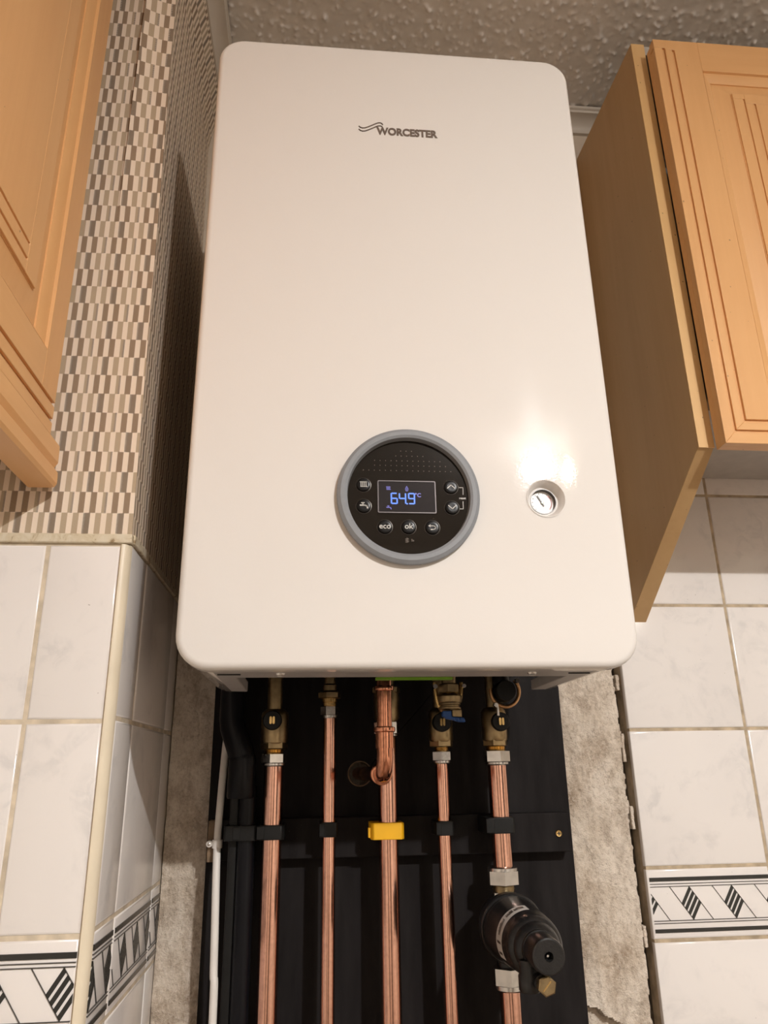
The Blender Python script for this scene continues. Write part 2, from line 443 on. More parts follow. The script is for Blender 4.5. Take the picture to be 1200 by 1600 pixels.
# lump of old adhesive in the broken edge
for (z0, z1, xo) in ((-0.075, -0.040, 0.3165), (-0.155, -0.128, 0.3180), (-0.285, -0.262, 0.3165), (0.015, 0.035, 0.3185)):
    n = 9; pts = []
    for k in range(n): pts.append((xo - 0.0022 + 0.0012 * noise.noise((k * 1.7, z0 * 90, 0)), z0 + (z1 - z0) * k / (n - 1)))
    for k in range(n)[::-1]: pts.append((xo + 0.0018 + 0.0014 * noise.noise((k * 1.9, z0 * 70, 3)), z0 + (z1 - z0) * k / (n - 1)))
    MB().prism(pts, XZ, 0.004, 0.022).build('adhesive_lump', 'plaster', wall_back, bevel=0.0008)

# tiles -------------------------------------------------------------
TM = {}
def tile(parent, face, plane, u0, u1, z0, z1, mat='tile', g=0.0019):
    """one ceramic tile; face 'y' looks to the room, 'x' looks to +x; g = half grout joint"""
    u0 += g; u1 -= g; z0 += g; z1 -= g
    w_, h_ = round(u1 - u0, 4), round(z1 - z0, 4); key = (w_, h_, mat)
    if key not in TM:
        b = MB(); t_ = 0.0075; a = w_ / 2; c = h_ / 2
        rings = [(0, t_), (0, 0.0014), (0.0006, 0.0005), (0.0022, 0.0)]
        vs = []
        for ins, d in rings:
            for sx, sz in ((-1, -1), (1, -1), (1, 1), (-1, 1)): vs.append((sx * (a - ins), d, sz * (c - ins)))
        fs = [(0, 1, 2, 3)]
        for r_ in range(3):
            for k in range(4): fs.append((r_ * 4 + k, r_ * 4 + (k + 1) % 4, r_ * 4 + 4 + (k + 1) % 4, r_ * 4 + 4 + k))
        fs.append((12, 13, 14, 15)); b.add(vs, fs)
        m = b.mesh('tile', angle=50); m.materials.append(M[mat]); TM[key] = m
    o = bpy.data.objects.new('border_tile' if mat == 'tile_border' else 'tile', TM[key]); COL.objects.link(o); o.parent = parent
    uc, zc = (u0 + u1) / 2, (z0 + z1) / 2
    j = random.uniform(-0.0004, 0.0004)
    if face == 'y': o.location = (uc, plane + j, zc)
    else: o.location = (plane - j, uc, zc); o.rotation_euler = (0, 0, pi / 2)
    WL[o.name] = Vector((0, 0, 0))
    return o

def border_print(o, face, plane, u0, u1, zt, phase, m0=0.0045, m1=0.0035):
    """printed band: bars, double lines and striped lozenges, clipped to the tile; zt = top of tile; returns meshes under tile o"""
    blk, ln = MB(), MB()
    e0, e1 = u0 + m0, u1 - m1
    bars = []
    R = lambda d0, d1: [(e0, zt - d1), (e1, zt - d1), (e1, zt - d0), (e0, zt - d0)]
    polysB = [R(0.0107, 0.0150), R(0.0666, 0.0706)]
    polysL = [R(0.0175, 0.0182), R(0.0205, 0.0212), R(0.0575, 0.0582), R(0.0602, 0.0609)]
    P = 0.0543; top, bot = zt - 0.0212, zt - 0.0575; hh = top - bot; sl = 0.0255
    k0 = int((e0 - phase) / P) - 2
    def clip(poly):
        for sgn, lim in ((1, e0), (-1, e1)):
            out = []
            for i in range(len(poly)):
                a, b = poly[i], poly[(i + 1) % len(poly)]
                ia, ib = sgn * (a[0] - lim) >= 0, sgn * (b[0] - lim) >= 0
                if ia: out.append(a)
                if ia != ib:
                    t_ = (lim - a[0]) / (b[0] - a[0]); out.append((lim, a[1] + t_ * (b[1] - a[1])))
            poly = out
            if len(poly) < 3: return None
        return poly
    for k in range(k0, k0 + int((e1 - e0) / P) + 5):
        x0 = phase + k * P                       # top of the lozenge, on the right-hand slanting line
        for xl in (x0, x0 - 0.0246):
            wl = 0.00035
            polysL.append([(xl - wl, top), (xl + wl, top), (xl + sl + wl, bot), (xl + sl - wl, bot)])
        # lozenge: from right line (t 0..0.5) to left line (t 0.5..1)
        for q in range(4):
            ta = 0.5 * (q / 3.62); tb = ta + 0.5 * (0.62 / 3.62)
            pr = lambda t_: (x0 + sl * t_, top - hh * t_)
            pl = lambda t_: (x0 - 0.0246 + sl * (t_ + 0.5), top - hh * (t_ + 0.5))
            polysB.append([pr(ta), pr(tb), pl(tb), pl(ta)])
    def put(mb, polys):
        for pl_ in polys:
            c = clip(pl_)
            if not c: continue
            if face == 'y': mb.prism(c, XZ, plane - 0.0009, plane + 0.0006)
            else: mb.prism(c, YZ, plane + 0.0009, plane - 0.0006)
    put(blk, polysB); put(ln, polysL)
    # the tile object sits at its own location (and turned for side faces): bring print into its space
    mw = (Matrix.Translation(o.location) @ o.rotation_euler.to_matrix().to_4x4()).inverted()
    for mb, nm, mt in ((blk, 'printed_bars', 'tile_print'), (ln, 'printed_lines', 'tile_line')):
        if not mb.v: continue
        mb.v = [tuple(mw @ Vector(p)) for p in mb.v]
        pr = mb.build(nm, mt); pr.parent = o

ROWS_R = [(0.2916, 0.4545), (0.1284, 0.2916), (-0.0358, 0.1284), (-0.1988, -0.0358), (-0.2779, -0.1988), (-0.4409, -0.2779)]
MB().box(0.3255, XF, 0.0012, 0.03, -0.60, 0.4555).build('grout_bed', 'grout', wall_back)
for (z0, z1) in ROWS_R:
    for (x0, x1) in ((0.3228, 0.4835), (0.4835, 0.6465), (0.6465, 0.8095)):
        bt = abs(z1 + 0.1988) < 1e-4
        o = tile(wall_back, 'y', 0.0, x0, x1, z0, z1, 'tile_border' if bt else 'tile')
        if bt: border_print(o, 'y', 0.0, x0, x1, z1, 0.3763)

# pier on the left -----------------------------------------------------
def lean(z): return -0.2570 - 0.0105 * max(0.0, (z - 0.13)) / 0.64
b = MB()
b.prism([(XN, YP + 0.0012), (XS - 0.0085, YP + 0.0012), (XS - 0.0085, YP + 0.009), (XS - 0.0012, YP + 0.009), (XS - 0.0012, 0.03), (XN, 0.03)], XY, FLOOR, 0.127)
b.prism([(XN, YP + 0.010), (XS - 0.020, YP + 0.010), (XS - 0.020, 0.03), (XN, 0.03)], XY, 0.127, CEIL)
wall_left = struct(b.build('wall_left', 'grout_pale'))
ROWS_L = [(-0.0365, 0.1240), (-0.2020, -0.0365), (-0.2812, -0.2020), (-0.4425, -0.2812)]
for (z0, z1) in ROWS_L:
    bt = abs(z1 + 0.2020) < 1e-4
    for (x0, x1) in ((-0.4955, -0.3320), (-0.3320, -0.2650)):
        o = tile(wall_left, 'y', YP, x0, x1, z0, z1, 'tile_border' if bt else 'tile')
        if bt: border_print(o, 'y', YP, x0, x1, z1 - 0.0000, -0.2758, 0.0045, 0.0022 if x1 > -0.3 else 0.0035)
    for (y0, y1) in ((YP + 0.006, -0.2085), (-0.2085, -0.0455), (-0.0455, 0.004)):
        o = tile(wall_left, 'x', XS, y0, y1, z0 + 0.003, z1 + 0.003, 'tile_border' if bt else 'tile', 0.0019)
        if bt: border_print(o, 'x', XS, y0, y1, z1 + 0.003, -0.2200, 0.0022 if y0 < -0.25 else 0.004, 0.0022 if y1 > 0 else 0.004)
# quarter-round corner bead, dado trim
prof = [(-0.2655, YP + 0.006)] + [(-0.2655 + 0.0085 * sin(a), YP + 0.0075 - 0.0095 * cos(a)) for a in [radians(x) for x in range(0, 91, 15)]] + [(-0.2590, YP + 0.0078)]
MB().prism(prof, XY, -0.60, 0.1240).build('corner_bead', 'cream_trim', wall_left, bevel=0.0006)
MB().box(XN, -0.2560, YP - 0.003, YP + 0.012, 0.1245, 0.1335).build('dado_strip', 'grubby_trim', wall_left, bevel=0.0012)
MB().box(-0.268, -0.2545, YP + 0.004, 0.02, 0.1255, 0.1345).build('dado_strip', 'grubby_trim', wall_left, bevel=0.0012)
# wallpaper, front and side sheets (side sheet bows out below the cove)
def seam_x(z): return -0.3065 + 0.0045 * max(0, z - 0.47) / 0.35
Z0 = 0.1335
def front_paper(u, v):
    z = Z0 + v * (CEIL - 0.03 - Z0)
    x = XN + u * (seam_x(z) - XN); return (x, YP, z)
def fuv(f):
    def g(u, v):
        p = f(u, v); return (p[0] + 0.335, p[2] - Z0)
    return g
MB().grid(front_paper, 12, 24, fuv(front_paper)).build('wallpaper_front', 'wallpaper', wall_left, fix=False)
def flap(u, v):
    z = Z0 + v * (CEIL - 0.03 - Z0); x = seam_x(z) + u * (lean(z) - seam_x(z))
    k = max(0.0, z - 0.485) / 0.35; lift = 0.0105 * min(1.4, k) ** 0.8 * (1 - u) ** 2 * (1 + 0.12 * sin(z * 60)) if k > 0 else 0
    return (x, YP - 0.0003 - lift, z)
def flapuv(u, v):
    z = Z0 + v * (CEIL - 0.03 - Z0); k = max(0.0, z - 0.485) / 0.35
    return (seam_x(z) + u * (lean(z) - seam_x(z)) + 0.335 + (1 - u) * 0.004 * min(k, 1.0), z - Z0 + 0.0035 * min(k, 1.0))
MB().grid(flap, 10, 60, flapuv).build('wallpaper_peeling_sheet', 'wallpaper', wall_left, fix=False, label='strip of wallpaper lifting along its left seam')
def side_paper(u, v):
    z = Z0 + v * (0.966 - Z0)
    bow = 0.021 * max(0.0, (z - 0.88) / 0.086) ** 1.8
    return (lean(z) + bow, YP + u * (0.03 - YP), z)
MB().grid(side_paper, 20, 60, lambda u, v: (0.078 + u * (0.03 - YP), v * (0.966 - Z0) + 0.0025)).build('wallpaper_side', 'wallpaper', wall_left, fix=False)

# ceiling: flat slab with a stippled skin where the photograph shows it
ceiling = struct(MB().box(XN, XF, YR, 0.09, CEIL + 0.006, CEIL + 0.06).build('ceiling', 'ceiling'))
PK = []
cell = 0.0118
rnd = random.Random(3)
PKD = {}
for i in range(-30, 92):
    for j in range(-92, 6):
        if rnd.random() < 0.92:
            PKD[(i, j)] = ((i + rnd.random()) * cell, (j + rnd.random()) * cell, rnd.uniform(0.0008, 0.0044), rnd.uniform(0.0026, 0.0046), rnd.uniform(0, pi), rnd.uniform(1.0, 1.9))
def ceil_pt(u, v):
    x = -0.30 + u * 1.15; y = -0.95 + v * 0.965
    ci, cj = math.floor(x / cell), math.floor(y / cell); h = 0.0008 * noise.noise((x * 60, y * 60, 0))
    for di in (-1, 0, 1):
        for dj in (-1, 0, 1):
            q = PKD.get((ci + di, cj + dj))
            if q:
                dx, dy = x - q[0], y - q[1]; c, s = cos(q[4]), sin(q[4])
                a, b_ = dx * c + dy * s, (-dx * s + dy * c) * q[5]
                h += q[2] * math.exp(-(a * a + b_ * b_) / (q[3] * q[3]))
    return (x, y, CEIL + 0.004 - h)
MB().grid(ceil_pt, 540, 450).build('stipple', 'ceiling', ceiling, kind='stuff', fix=False, angle=80)
MB().box(XN, XF, YR, -0.94, CEIL + 0.001, CEIL + 0.01).build('plain_ceiling', 'ceiling', ceiling)

# coves
def cove_profile(n=8):
    # (out from wall, down from ceiling)
    p = [(0.0, 0.0), (0.0345, 0.0), (0.0345, 0.005), (0.0315, 0.0065)]
    for k in range(n + 1):
        a = radians(90 * k / n); p.append((0.0065 + 0.024 * (1 - sin(a)), 0.0085 + 0.0175 * (1 - cos(a)) + 0.0015))
    p += [(0.0060, 0.0300), (0.0, 0.0300)]
    return p
cp = cove_profile()
b = MB(); b.prism(cp, lambda a, d, k: (k, 0.004 - a, CEIL + 0.001 - d), -0.25, XF)
struct(b.build('trim_1', 'cove'))
b = MB(); b.prism([(a * 0.85, d) for a, d in cp], lambda a, d, k: (-0.2545 + a, k, CEIL + 0.001 - d), 0.02, YP)
b.box(-0.285, -0.2540, YP + 0.001, 0.02, CEIL - 0.03, CEIL + 0.001)
struct(b.build('trim_2', 'cove'))

# rest of the room shell (outside the frame; it bounces the lamplight)
struct(MB().box(XN, XF, YR, 0.09, FLOOR - 0.06, FLOOR).build('floor', 'floor'))
struct(MB().box(XF, XF + 0.06, YR, 0.09, FLOOR, CEIL + 0.05).build('wall_right', 'room'))
struct(MB().box(XN, XF, YR - 0.06, YR, FLOOR, CEIL + 0.05).build('wall_front', 'room'))
struct(MB().box(XN - 0.06, XN, YR, 0.09, FLOOR, CEIL + 0.05).build('wall_side', 'room'))

struct(MB().box(0.15, 0.95, YR - 0.002, YR + 0.012, FLOOR, FLOOR + 2.0).build('added_dark_panel_1', 'added_dark'))  # unseen dark panel, added only for the copper pipes to reflect
struct(MB().box(XF - 0.012, XF + 0.002, -2.3, -1.2, -0.35, 0.65).build('added_gloss_panel', 'added_black'))  # glossy black panel out of view, added for reflections in the copper
struct(MB().box(XN - 0.002, XN + 0.012, -2.6, -1.5, FLOOR, 0.45).build('added_dark_panel_2', 'added_dark'))  # second unseen dark panel, added for streaks in the copper

# ================================================================== BOILER
boiler = thing('wall_boiler', 'white rounded wall-hung gas boiler with grey round control dial', 'boiler', (0, -0.16, 0))
YF = -0.34; BH = 0.7066; RC = 0.029; GX, GZ, GR = 0.1284, 0.1553, 0.0177
# front panel: skin with gauge hole, rolled edge
b = MB(); fil = 0.0065
loops = []
for k in range(7):
    a = radians(90 * k / 6); ins = fil * (1 - sin(a)); y = YF + fil * (1 - cos(a))
    loops.append((rrect(-0.2 + ins, 0.2012 - ins, ins, BH - ins, RC - ins), y))
loops.append((rrect(-0.2, 0.2012, 0, BH, RC), -0.3205)); loops.append((rrect(-0.1985, 0.1985, 0.0015, BH - 0.0015, RC - 0.0015), -0.319)); loops.append((rrect(-0.19, 0.19, 0.010, BH - 0.010, RC - 0.010), -0.319))
nl = len(loops[0][0]); hole = circle(GX, GZ, GR, 40)
vs = [(p[0], y, p[1]) for lp, y in loops for p in lp]; fs = []
for i in range(len(loops) - 1):
    for k in range(nl): fs.append((i * nl + k, i * nl + (k + 1) % nl, (i + 1) * nl + (k + 1) % nl, (i + 1) * nl + k))
hi = len(vs); vs += [(p[0], YF, p[1]) for p in hole]
tri = tessellate_polygon([[Vector((p[0], p[1], 0)) for p in loops[0][0]], [Vector((p[0], p[1], 0)) for p in hole]])
idx = list(range(nl)) + list(range(hi, hi + 40))
fs += [tuple(idx[i] for i in t_) for t_ in tri]
fs.append(tuple(range((len(loops) - 1) * nl, len(loops) * nl)))
b.add(vs, fs); b.build('front_panel', 'enamel', boiler, angle=30)
# casing behind the panel: open at the bottom
b = MB()
o1 = rrect(-0.1985, 0.1985, 0.001, BH - 0.001, RC - 0.001); o2 = rrect(-0.1955, 0.1955, 0.004, BH - 0.004, RC - 0.004)
vs = [(p[0], -0.3165, p[1]) for p in o1] + [(p[0], -0.150, p[1]) for p in o1]
fs = [(k, (k + 1) % nl, nl + (k + 1) % nl, nl + k) for k in range(nl) if not (o1[k][1] < 0.0011 and o1[(k + 1) % nl][1] < 0.0011)]
fs.append(tuple(range(nl)))
b.add(vs, fs); cas = b.build('casing', 'enamel', boiler)
sm = cas.modifiers.new('solid', 'SOLIDIFY'); sm.thickness = 0.002; sm.offset = -1
# bottom tray: front lip and two side lips round a dark cavity
tray = [(-0.171, -0.3165), (0.171, -0.3165), (0.171, -0.152), (0.156, -0.148), (0.154, -0.272), (-0.154, -0.272), (-0.154, -0.148), (-0.171, -0.152)]
tr = MB().prism(tray, XY, 0.001, 0.012).build('bottom_tray', 'enamel_grey', boiler, bevel=0.001)
for sx in (-1, 1):
    b = MB(); b.lathe([(-0.0012, 0.0034), (0.0, 0.0042), (0.004, 0.0042)], (sx * 0.113, -0.302, 0.0005), 'z', 16)
    b.box(sx * 0.113 - 0.003, sx * 0.113 + 0.003, -0.3024, -0.3016, -0.0016, -0.001)
    b.build('tray_screw', 'nickel', tr)
    MB().box(sx * 0.158 - 0.010, sx * 0.158 + 0.010, -0.3, -0.2985, 0.0, 0.0014).build('tray_slot', 'cavity', tr)
MB().box(-0.155, 0.155, -0.315, -0.03, 0.055, 0.075).build('underside_plate', 'cavity', boiler)  # shade up inside the casing is put into this plate's black colour
MB().box(-0.185, 0.185, -0.150, -0.0125, 0.055, BH - 0.02).build('chassis', 'enamel_grey', boiler, bevel=0.004)
MB().box(-0.0265, 0.0455, -0.2722, -0.2640, -0.0012, 0.0008).build('green_label', 'green', boiler, label='lime green strip label under the boiler')

# control dial
CX, CZ = -0.0005, 0.1545
b = MB()
b.lathe([(YF + 0.002, 0.0640), (YF - 0.0035, 0.0655), (YF - 0.0062, 0.0650), (YF - 0.0085, 0.0620), (YF - 0.0085, 0.0585), (YF - 0.0072, 0.0562), (YF + 0.002, 0.0550)], (CX, 0, CZ), 'y', 96, caps=False)
ring = b.build('control_ring', 'ring', boiler, angle=25)
YD = YF - 0.0012
b = MB(); b.lathe([(YF + 0.002, 0.0558), (YD, 0.0558)], (CX, 0, CZ), 'y', 96)
disc = b.build('control_panel', 'black_gloss', boiler)
# display window with metal edge
SX0, SX1, SZ0, SZ1 = -0.0287, 0.0247, 0.1382, 0.1695
b = MB(); b.plate(rrect(SX0, SX1, SZ0, SZ1, 0.0012, 3), [rrect(SX0 + 0.0009, SX1 - 0.0009, SZ0 + 0.0009, SZ1 - 0.0009, 0.0008, 3)[::-1]], XZ, YD - 0.0010, YD + 0.0004)
b.build('screen_frame', plain('dark_metal_edge', (0.12, 0.105, 0.105), 0.4, 0.6), disc)
b = MB(); b.plate(rrect(SX0 + 0.0009, SX1 - 0.0009, SZ0 + 0.0009, SZ1 - 0.0009, 0.0008, 3), [], XZ, YD - 0.0004, YD + 0.0004)
b.build('screen', 'screen', disc)
YG = YD - 0.0006
def seg(ch, x, z, w_, h_, s=0.0013):
    """seven-segment digit, lower left corner x,z"""
    S = {'6': 'acdefg', '4': 'bcfg', '9': 'abcdfg'}[ch]
    P = {'a': [(0, 1), (1, 1)], 'b': [(1, .5), (1, 1)], 'c': [(1, 0), (1, .5)], 'd': [(0, 0), (1, 0)], 'e': [(0, 0), (0, .5)], 'f': [(0, .5), (0, 1)], 'g': [(0, .5), (1, .5)]}
    b_ = MB()
    for q in S:
        a, c = P[q]; v_ = Vector((c[0] - a[0], c[1] - a[1]))
        A = (x + a[0] * w_ + v_.x * 0.0007, z + a[1] * h_ + v_.y * 0.0007); C = (x + c[0] * w_ - v_.x * 0.0007, z + c[1] * h_ - v_.y * 0.0007)
        b_.stroke([A, C], s, XZ, YG, YG + 0.0004)
    return b_
for ch, x in (('6', -0.0162), ('4', -0.0088), ('9', -0.0003)):
    seg(ch, x, 0.1474, 0.0052 if ch != '4' else 0.0056, 0.0098).build('screen_digit', 'glow', disc)
MB().box(-0.00255, -0.00125, YG, YG + 0.0004, 0.1466, 0.1479).build('screen_point', 'glow', disc)
b = lettering('\u00b0C', 0.0082, 0.1555, YG, 0.0052, 0.00012); b.build('screen_unit', 'glow_dim', disc)
def radiator(cx, cz, s, y, wd):
    b_ = MB()
    for k in range(4): b_.stroke([(cx + (-0.36 + k * 0.24) * s, cz - 0.34 * s), (cx + (-0.36 + k * 0.24) * s, cz + 0.3 * s)], wd * 1.2, XZ, y, y + 0.0003)
    b_.stroke([(cx - 0.5 * s, cz + 0.34 * s), (cx + 0.45 * s, cz + 0.34 * s)], wd, XZ, y, y + 0.0003); b_.stroke([(cx - 0.42 * s, cz - 0.38 * s), (cx + 0.55 * s, cz - 0.38 * s)], wd, XZ, y, y + 0.0003)
    return b_
def tap(cx, cz, s, y, wd):
    b_ = MB()
    b_.stroke([(cx - 0.5 * s, cz + 0.05 * s), (cx + 0.15 * s, cz + 0.05 * s), (cx + 0.42 * s, cz - 0.08 * s), (cx + 0.5 * s, cz - 0.35 * s)], wd * 1.7, XZ, y, y + 0.0003)
    b_.stroke([(cx - 0.12 * s, cz + 0.1 * s), (cx - 0.12 * s, cz + 0.36 * s)], wd * 1.1, XZ, y, y + 0.0003); b_.stroke([(cx - 0.32 * s, cz + 0.40 * s), (cx + 0.08 * s, cz + 0.40 * s)], wd, XZ, y, y + 0.0003)
    return b_
radiator(-0.0188, 0.1622, 0.0038, YG, 0.00035).build('screen_symbol', 'glow_dim', disc)
tap(-0.0186, 0.1434, 0.0040, YG, 0.00045).build('screen_symbol', 'glow_dim', disc)
b = MB(); fx, fz = -0.0019, 0.1618
b.stroke([(fx, fz + 0.0024), (fx + 0.0013, fz - 0.0002), (fx + 0.0007, fz - 0.0021), (fx - 0.0007, fz - 0.0021), (fx - 0.0013, fz - 0.0002)], 0.00045, XZ, YG, YG + 0.0003, closed=True)
b.stroke([(fx, fz + 0.0004), (fx, fz - 0.0012)], 0.0005, XZ, YG, YG + 0.0003); b.build('screen_symbol', 'glow_dim', disc)
# buttons
def button(x, z, r=0.0064):
    b_ = MB(); b_.lathe([(YD + 0.0005, r), (YD - 0.0010, r), (YD - 0.0018, r * 0.94), (YD - 0.0020, r * 0.86), (YD - 0.00195, r * 0.5), (YD - 0.0019, 0.0001)], (x, 0, z), 'y', 32)
    o = b_.build('button', 'black_button', boiler)
    b2 = MB(); b2.lathe([(YD + 0.0003, r + 0.0009), (YD - 0.0004, r + 0.0008), (YD - 0.0005, r + 0.0003), (YD + 0.0003, r + 0.0001)], (x, 0, z), 'y', 32, caps=False)
    b2.build('button_rim', plain('dark_metal_rim', (0.10, 0.085, 0.075), 0.28, 0.8) if 'rim' not in M else M['rim'], o)
    return o
M['rim'] = plain('dark_rim', (0.05, 0.042, 0.036), 0.3, 0.5)
YB = YD - 0.0024
BT = [(-0.0416, 0.1648, 'rad'), (-0.0414, 0.1443, 'tap'), (0.0388, 0.1640, 'up'), (0.0391, 0.1440, 'down'), (-0.0226, 0.1248, 'eco'), (-0.0013, 0.1249, 'ok'), (0.0203, 0.1247, 'back')]
for x, z, kd in BT:
    o = button(x, z)
    if kd == 'rad': radiator(x, z + 0.0002, 0.0064, YB, 0.0005).build('button_symbol', 'print_white', o)
    elif kd == 'tap': tap(x, z, 0.0066, YB, 0.0007).build('button_symbol', 'print_white', o)
    elif kd in ('up', 'down'):
        s_ = 1 if kd == 'up' else -1
        MB().stroke([(x - 0.0034, z - s_ * 0.0016), (x, z + s_ * 0.0016), (x + 0.0034, z - s_ * 0.0016)], 0.0008, XZ, YB, YB + 0.0003).build('button_symbol', 'print_white', o)
    elif kd == 'back':
        b = MB(); b.stroke([(x - 0.0022, z + 0.0012), (x + 0.0012, z + 0.0012), (x + 0.0026, z + 0.0002), (x + 0.0026, z - 0.0012), (x + 0.0012, z - 0.0022), (x - 0.0016, z - 0.0022)], 0.0007, XZ, YB, YB + 0.0003)
        b.prism([(x - 0.0040, z + 0.0012), (x - 0.0018, z - 0.0002), (x - 0.0018, z + 0.0026)], XZ, YB, YB + 0.0003); b.build('button_symbol', 'print_white', o)
    else:
        lettering(kd, x, z + 0.0002, YB, 0.0072, 0.00007).build('button_lettering', 'print_white', o)
b = MB(); b.stroke([(0.0466, 0.1640), (0.0503, 0.1640), (0.0501, 0.1572)], 0.0005, XZ, YD - 0.0003, YD); b.stroke([(0.0497, 0.1505), (0.0496, 0.1432), (0.0462, 0.1432)], 0.0005, XZ, YD - 0.0003, YD)
b.build('printed_bracket', 'print_white', disc)
lettering('reset', 0.0493, 0.1535, YD - 0.0003, 0.0030, 0.00006).build('printed_lettering', 'print_white', disc)
b = MB(); b.stroke([(-0.0028, 0.1150), (-0.0028, 0.1106)], 0.0005, XZ, YD - 0.0003, YD)
for q in (0.1112, 0.1126, 0.1140): b.stroke([(-0.0028, q), (-0.0014, q + 0.0003)], 0.0005, XZ, YD - 0.0003, YD); b.stroke([(-0.0028, q), (-0.0042, q - 0.0002)], 0.0005, XZ, YD - 0.0003, YD)
b.build('printed_symbol', 'print_dim', disc)
lettering('5s', 0.0022, 0.1126, YD - 0.0003, 0.0030, 0.00004).build('printed_lettering', 'print_dim', disc)
b = MB()
for z, x0, n in ((0.1994, -0.0066, 3), (0.1944, -0.0113, 6), (0.1944 + 0.0, 0.0184, 0), (0.1895, -0.0310, 13), (0.1847, -0.0311, 14), (0.1797, -0.0415, 17)):
    for k in range(n): b.lathe([(YD - 0.0002, 0.00036), (YD + 0.0002, 0.00036)], (x0 + k * 0.00508, 0, z), 'y', 6)
b.build('dot_pattern', 'print_dim', disc, kind='stuff')

# pressure gauge in its recess
b = MB(); b.lathe([(YF - 0.0004, GR + 0.0012), (YF - 0.0007, GR + 0.0004), (YF - 0.0003, GR), (YF + 0.0085, GR - 0.0036), (YF + 0.0088, 0.0126)], (GX, 0, GZ), 'y', 48, caps=False)
b.build('gauge_recess', plain('white_cup', (0.80, 0.765, 0.735), 0.45, 0, 0.02), boiler)
gy = YF + 0.0125
b = MB(); b.lathe([(YF + 0.0088, 0.0128), (YF + 0.0082, 0.0126), (YF + 0.0082, 0.0120), (YF + 0.0090, 0.0117), (gy + 0.001, 0.0117)], (GX, 0, GZ), 'y', 40, caps=False)
gb = b.build('pressure_gauge', plain('gauge_bezel', (0.10, 0.095, 0.09), 0.35, 0.5), boiler)
b = MB(); b.lathe([(gy + 0.002, 0.0119), (gy + 0.0003, 0.0119)], (GX, 0, GZ), 'y', 40); b.build('gauge_dial', 'gauge_face', gb)
b = MB(); b.stroke([(GX + 0.0013, GZ - 0.0030), (GX - 0.0042, GZ + 0.0068)], 0.0010, XZ, gy - 0.0006, gy - 0.0003); b.lathe([(gy - 0.0009, 0.0013), (gy, 0.0013)], (GX, 0, GZ), 'y', 16); b.build('needle', 'needle', gb)
b = MB()
for k in range(9):
    a = radians(225 - 24 * k); b.stroke([(GX + 0.0088 * cos(a), GZ + 0.0088 * sin(a)), (GX + 0.0100 * cos(a), GZ + 0.0100 * sin(a))], 0.0004, XZ, gy + 0.0001, gy + 0.0003)
b.build('gauge_scale', 'needle', gb)
b = MB(); arc = [(GX + 0.0092 * cos(radians(a)), GZ + 0.0092 * sin(radians(a))) for a in range(50, -41, -10)]
b.stroke(arc, 0.0009, XZ, gy + 0.0001, gy + 0.0003); b.build('gauge_red_zone', 'red_print', gb)
b = MB(); b.lathe([(-0.0, 0.0007), (0.0006, 0.0007)], (GX, gy - 0.0013, GZ), 'y', 12); b.build('needle_hub', 'brass_bright', gb)

# maker's lettering and wave mark
lettering('WORCESTER', 0.0095, 0.5823, YF - 0.0004, 0.0136, 0.00056, width=0.0676).build('printed_lettering', 'print_grey', boiler)
b = MB()
for dz in (0.0, -0.0044):
    pts = [(-0.0434, 0.5868), (-0.0420, 0.5853), (-0.0396, 0.5845), (-0.0368, 0.5849), (-0.0330, 0.5868), (-0.0245, 0.5920), (-0.0222, 0.5931), (-0.0200, 0.5934), (-0.0183, 0.5926), (-0.0174, 0.5910)]
    b.stroke([(x, z + dz + 0.0012) for x, z in pts], 0.0013, XZ, YF - 0.0004, YF + 0.0002)
b.build('wave_mark', 'print_grey', boiler)

# ================================================================== BOARD, BATTEN
YBd = -0.012
board = thing('backing_board', 'black painted board fixed to bare plaster behind the pipes', 'board', (0.013, 0, -0.6))
b = MB(); b.plate([(-0.205, -0.60), (0.2318, -0.60), (0.2318, 0.19), (-0.205, 0.19)], [circle(-0.0262, -0.0838, 0.0135, 28)[::-1]], XZ, YBd, 0.0055)
b.build('panel', 'board', board, bevel=0.0006)
b = MB(); b.lathe([(YBd - 0.0006, 0.0150), (YBd - 0.0010, 0.0142), (YBd - 0.0004, 0.0133), (0.006, 0.0133)], (-0.0262, 0, -0.0838), 'y', 28, caps=False)
b.build('hole_edge', 'raw_wood', board)
batten = thing('pipe_batten', 'black painted timber batten screwed across the board, carrying the pipe clips', 'batten', (0.02, -0.02, -0.175))
MB().box(-0.1885, 0.2232, -0.034, YBd - 0.0003, -0.1745, -0.1315).build('timber', 'board', batten, bevel=0.001)
MB().box(-0.2015, -0.1885, -0.0345, YBd - 0.0003, -0.1755, -0.1320).build('bare_end', 'raw_wood', batten, bevel=0.0008, label='bare brown unpainted timber end')
b = MB(); b.lathe([(-0.0355, 0.0010), (-0.0358, 0.0034), (-0.0350, 0.0040), (-0.0335, 0.0040)], (0.2085, 0, -0.1545), 'y', 20); sc = b.build('screw', 'brass_bright', batten)
b = MB(); b.box(0.2085 - 0.0022, 0.2085 + 0.0022, -0.0364, -0.0356, -0.1549, -0.1541); b.box(0.2081, 0.2089, -0.0364, -0.0356, -0.1567, -0.1523); b.build('screw_cross', 'needle', sc)

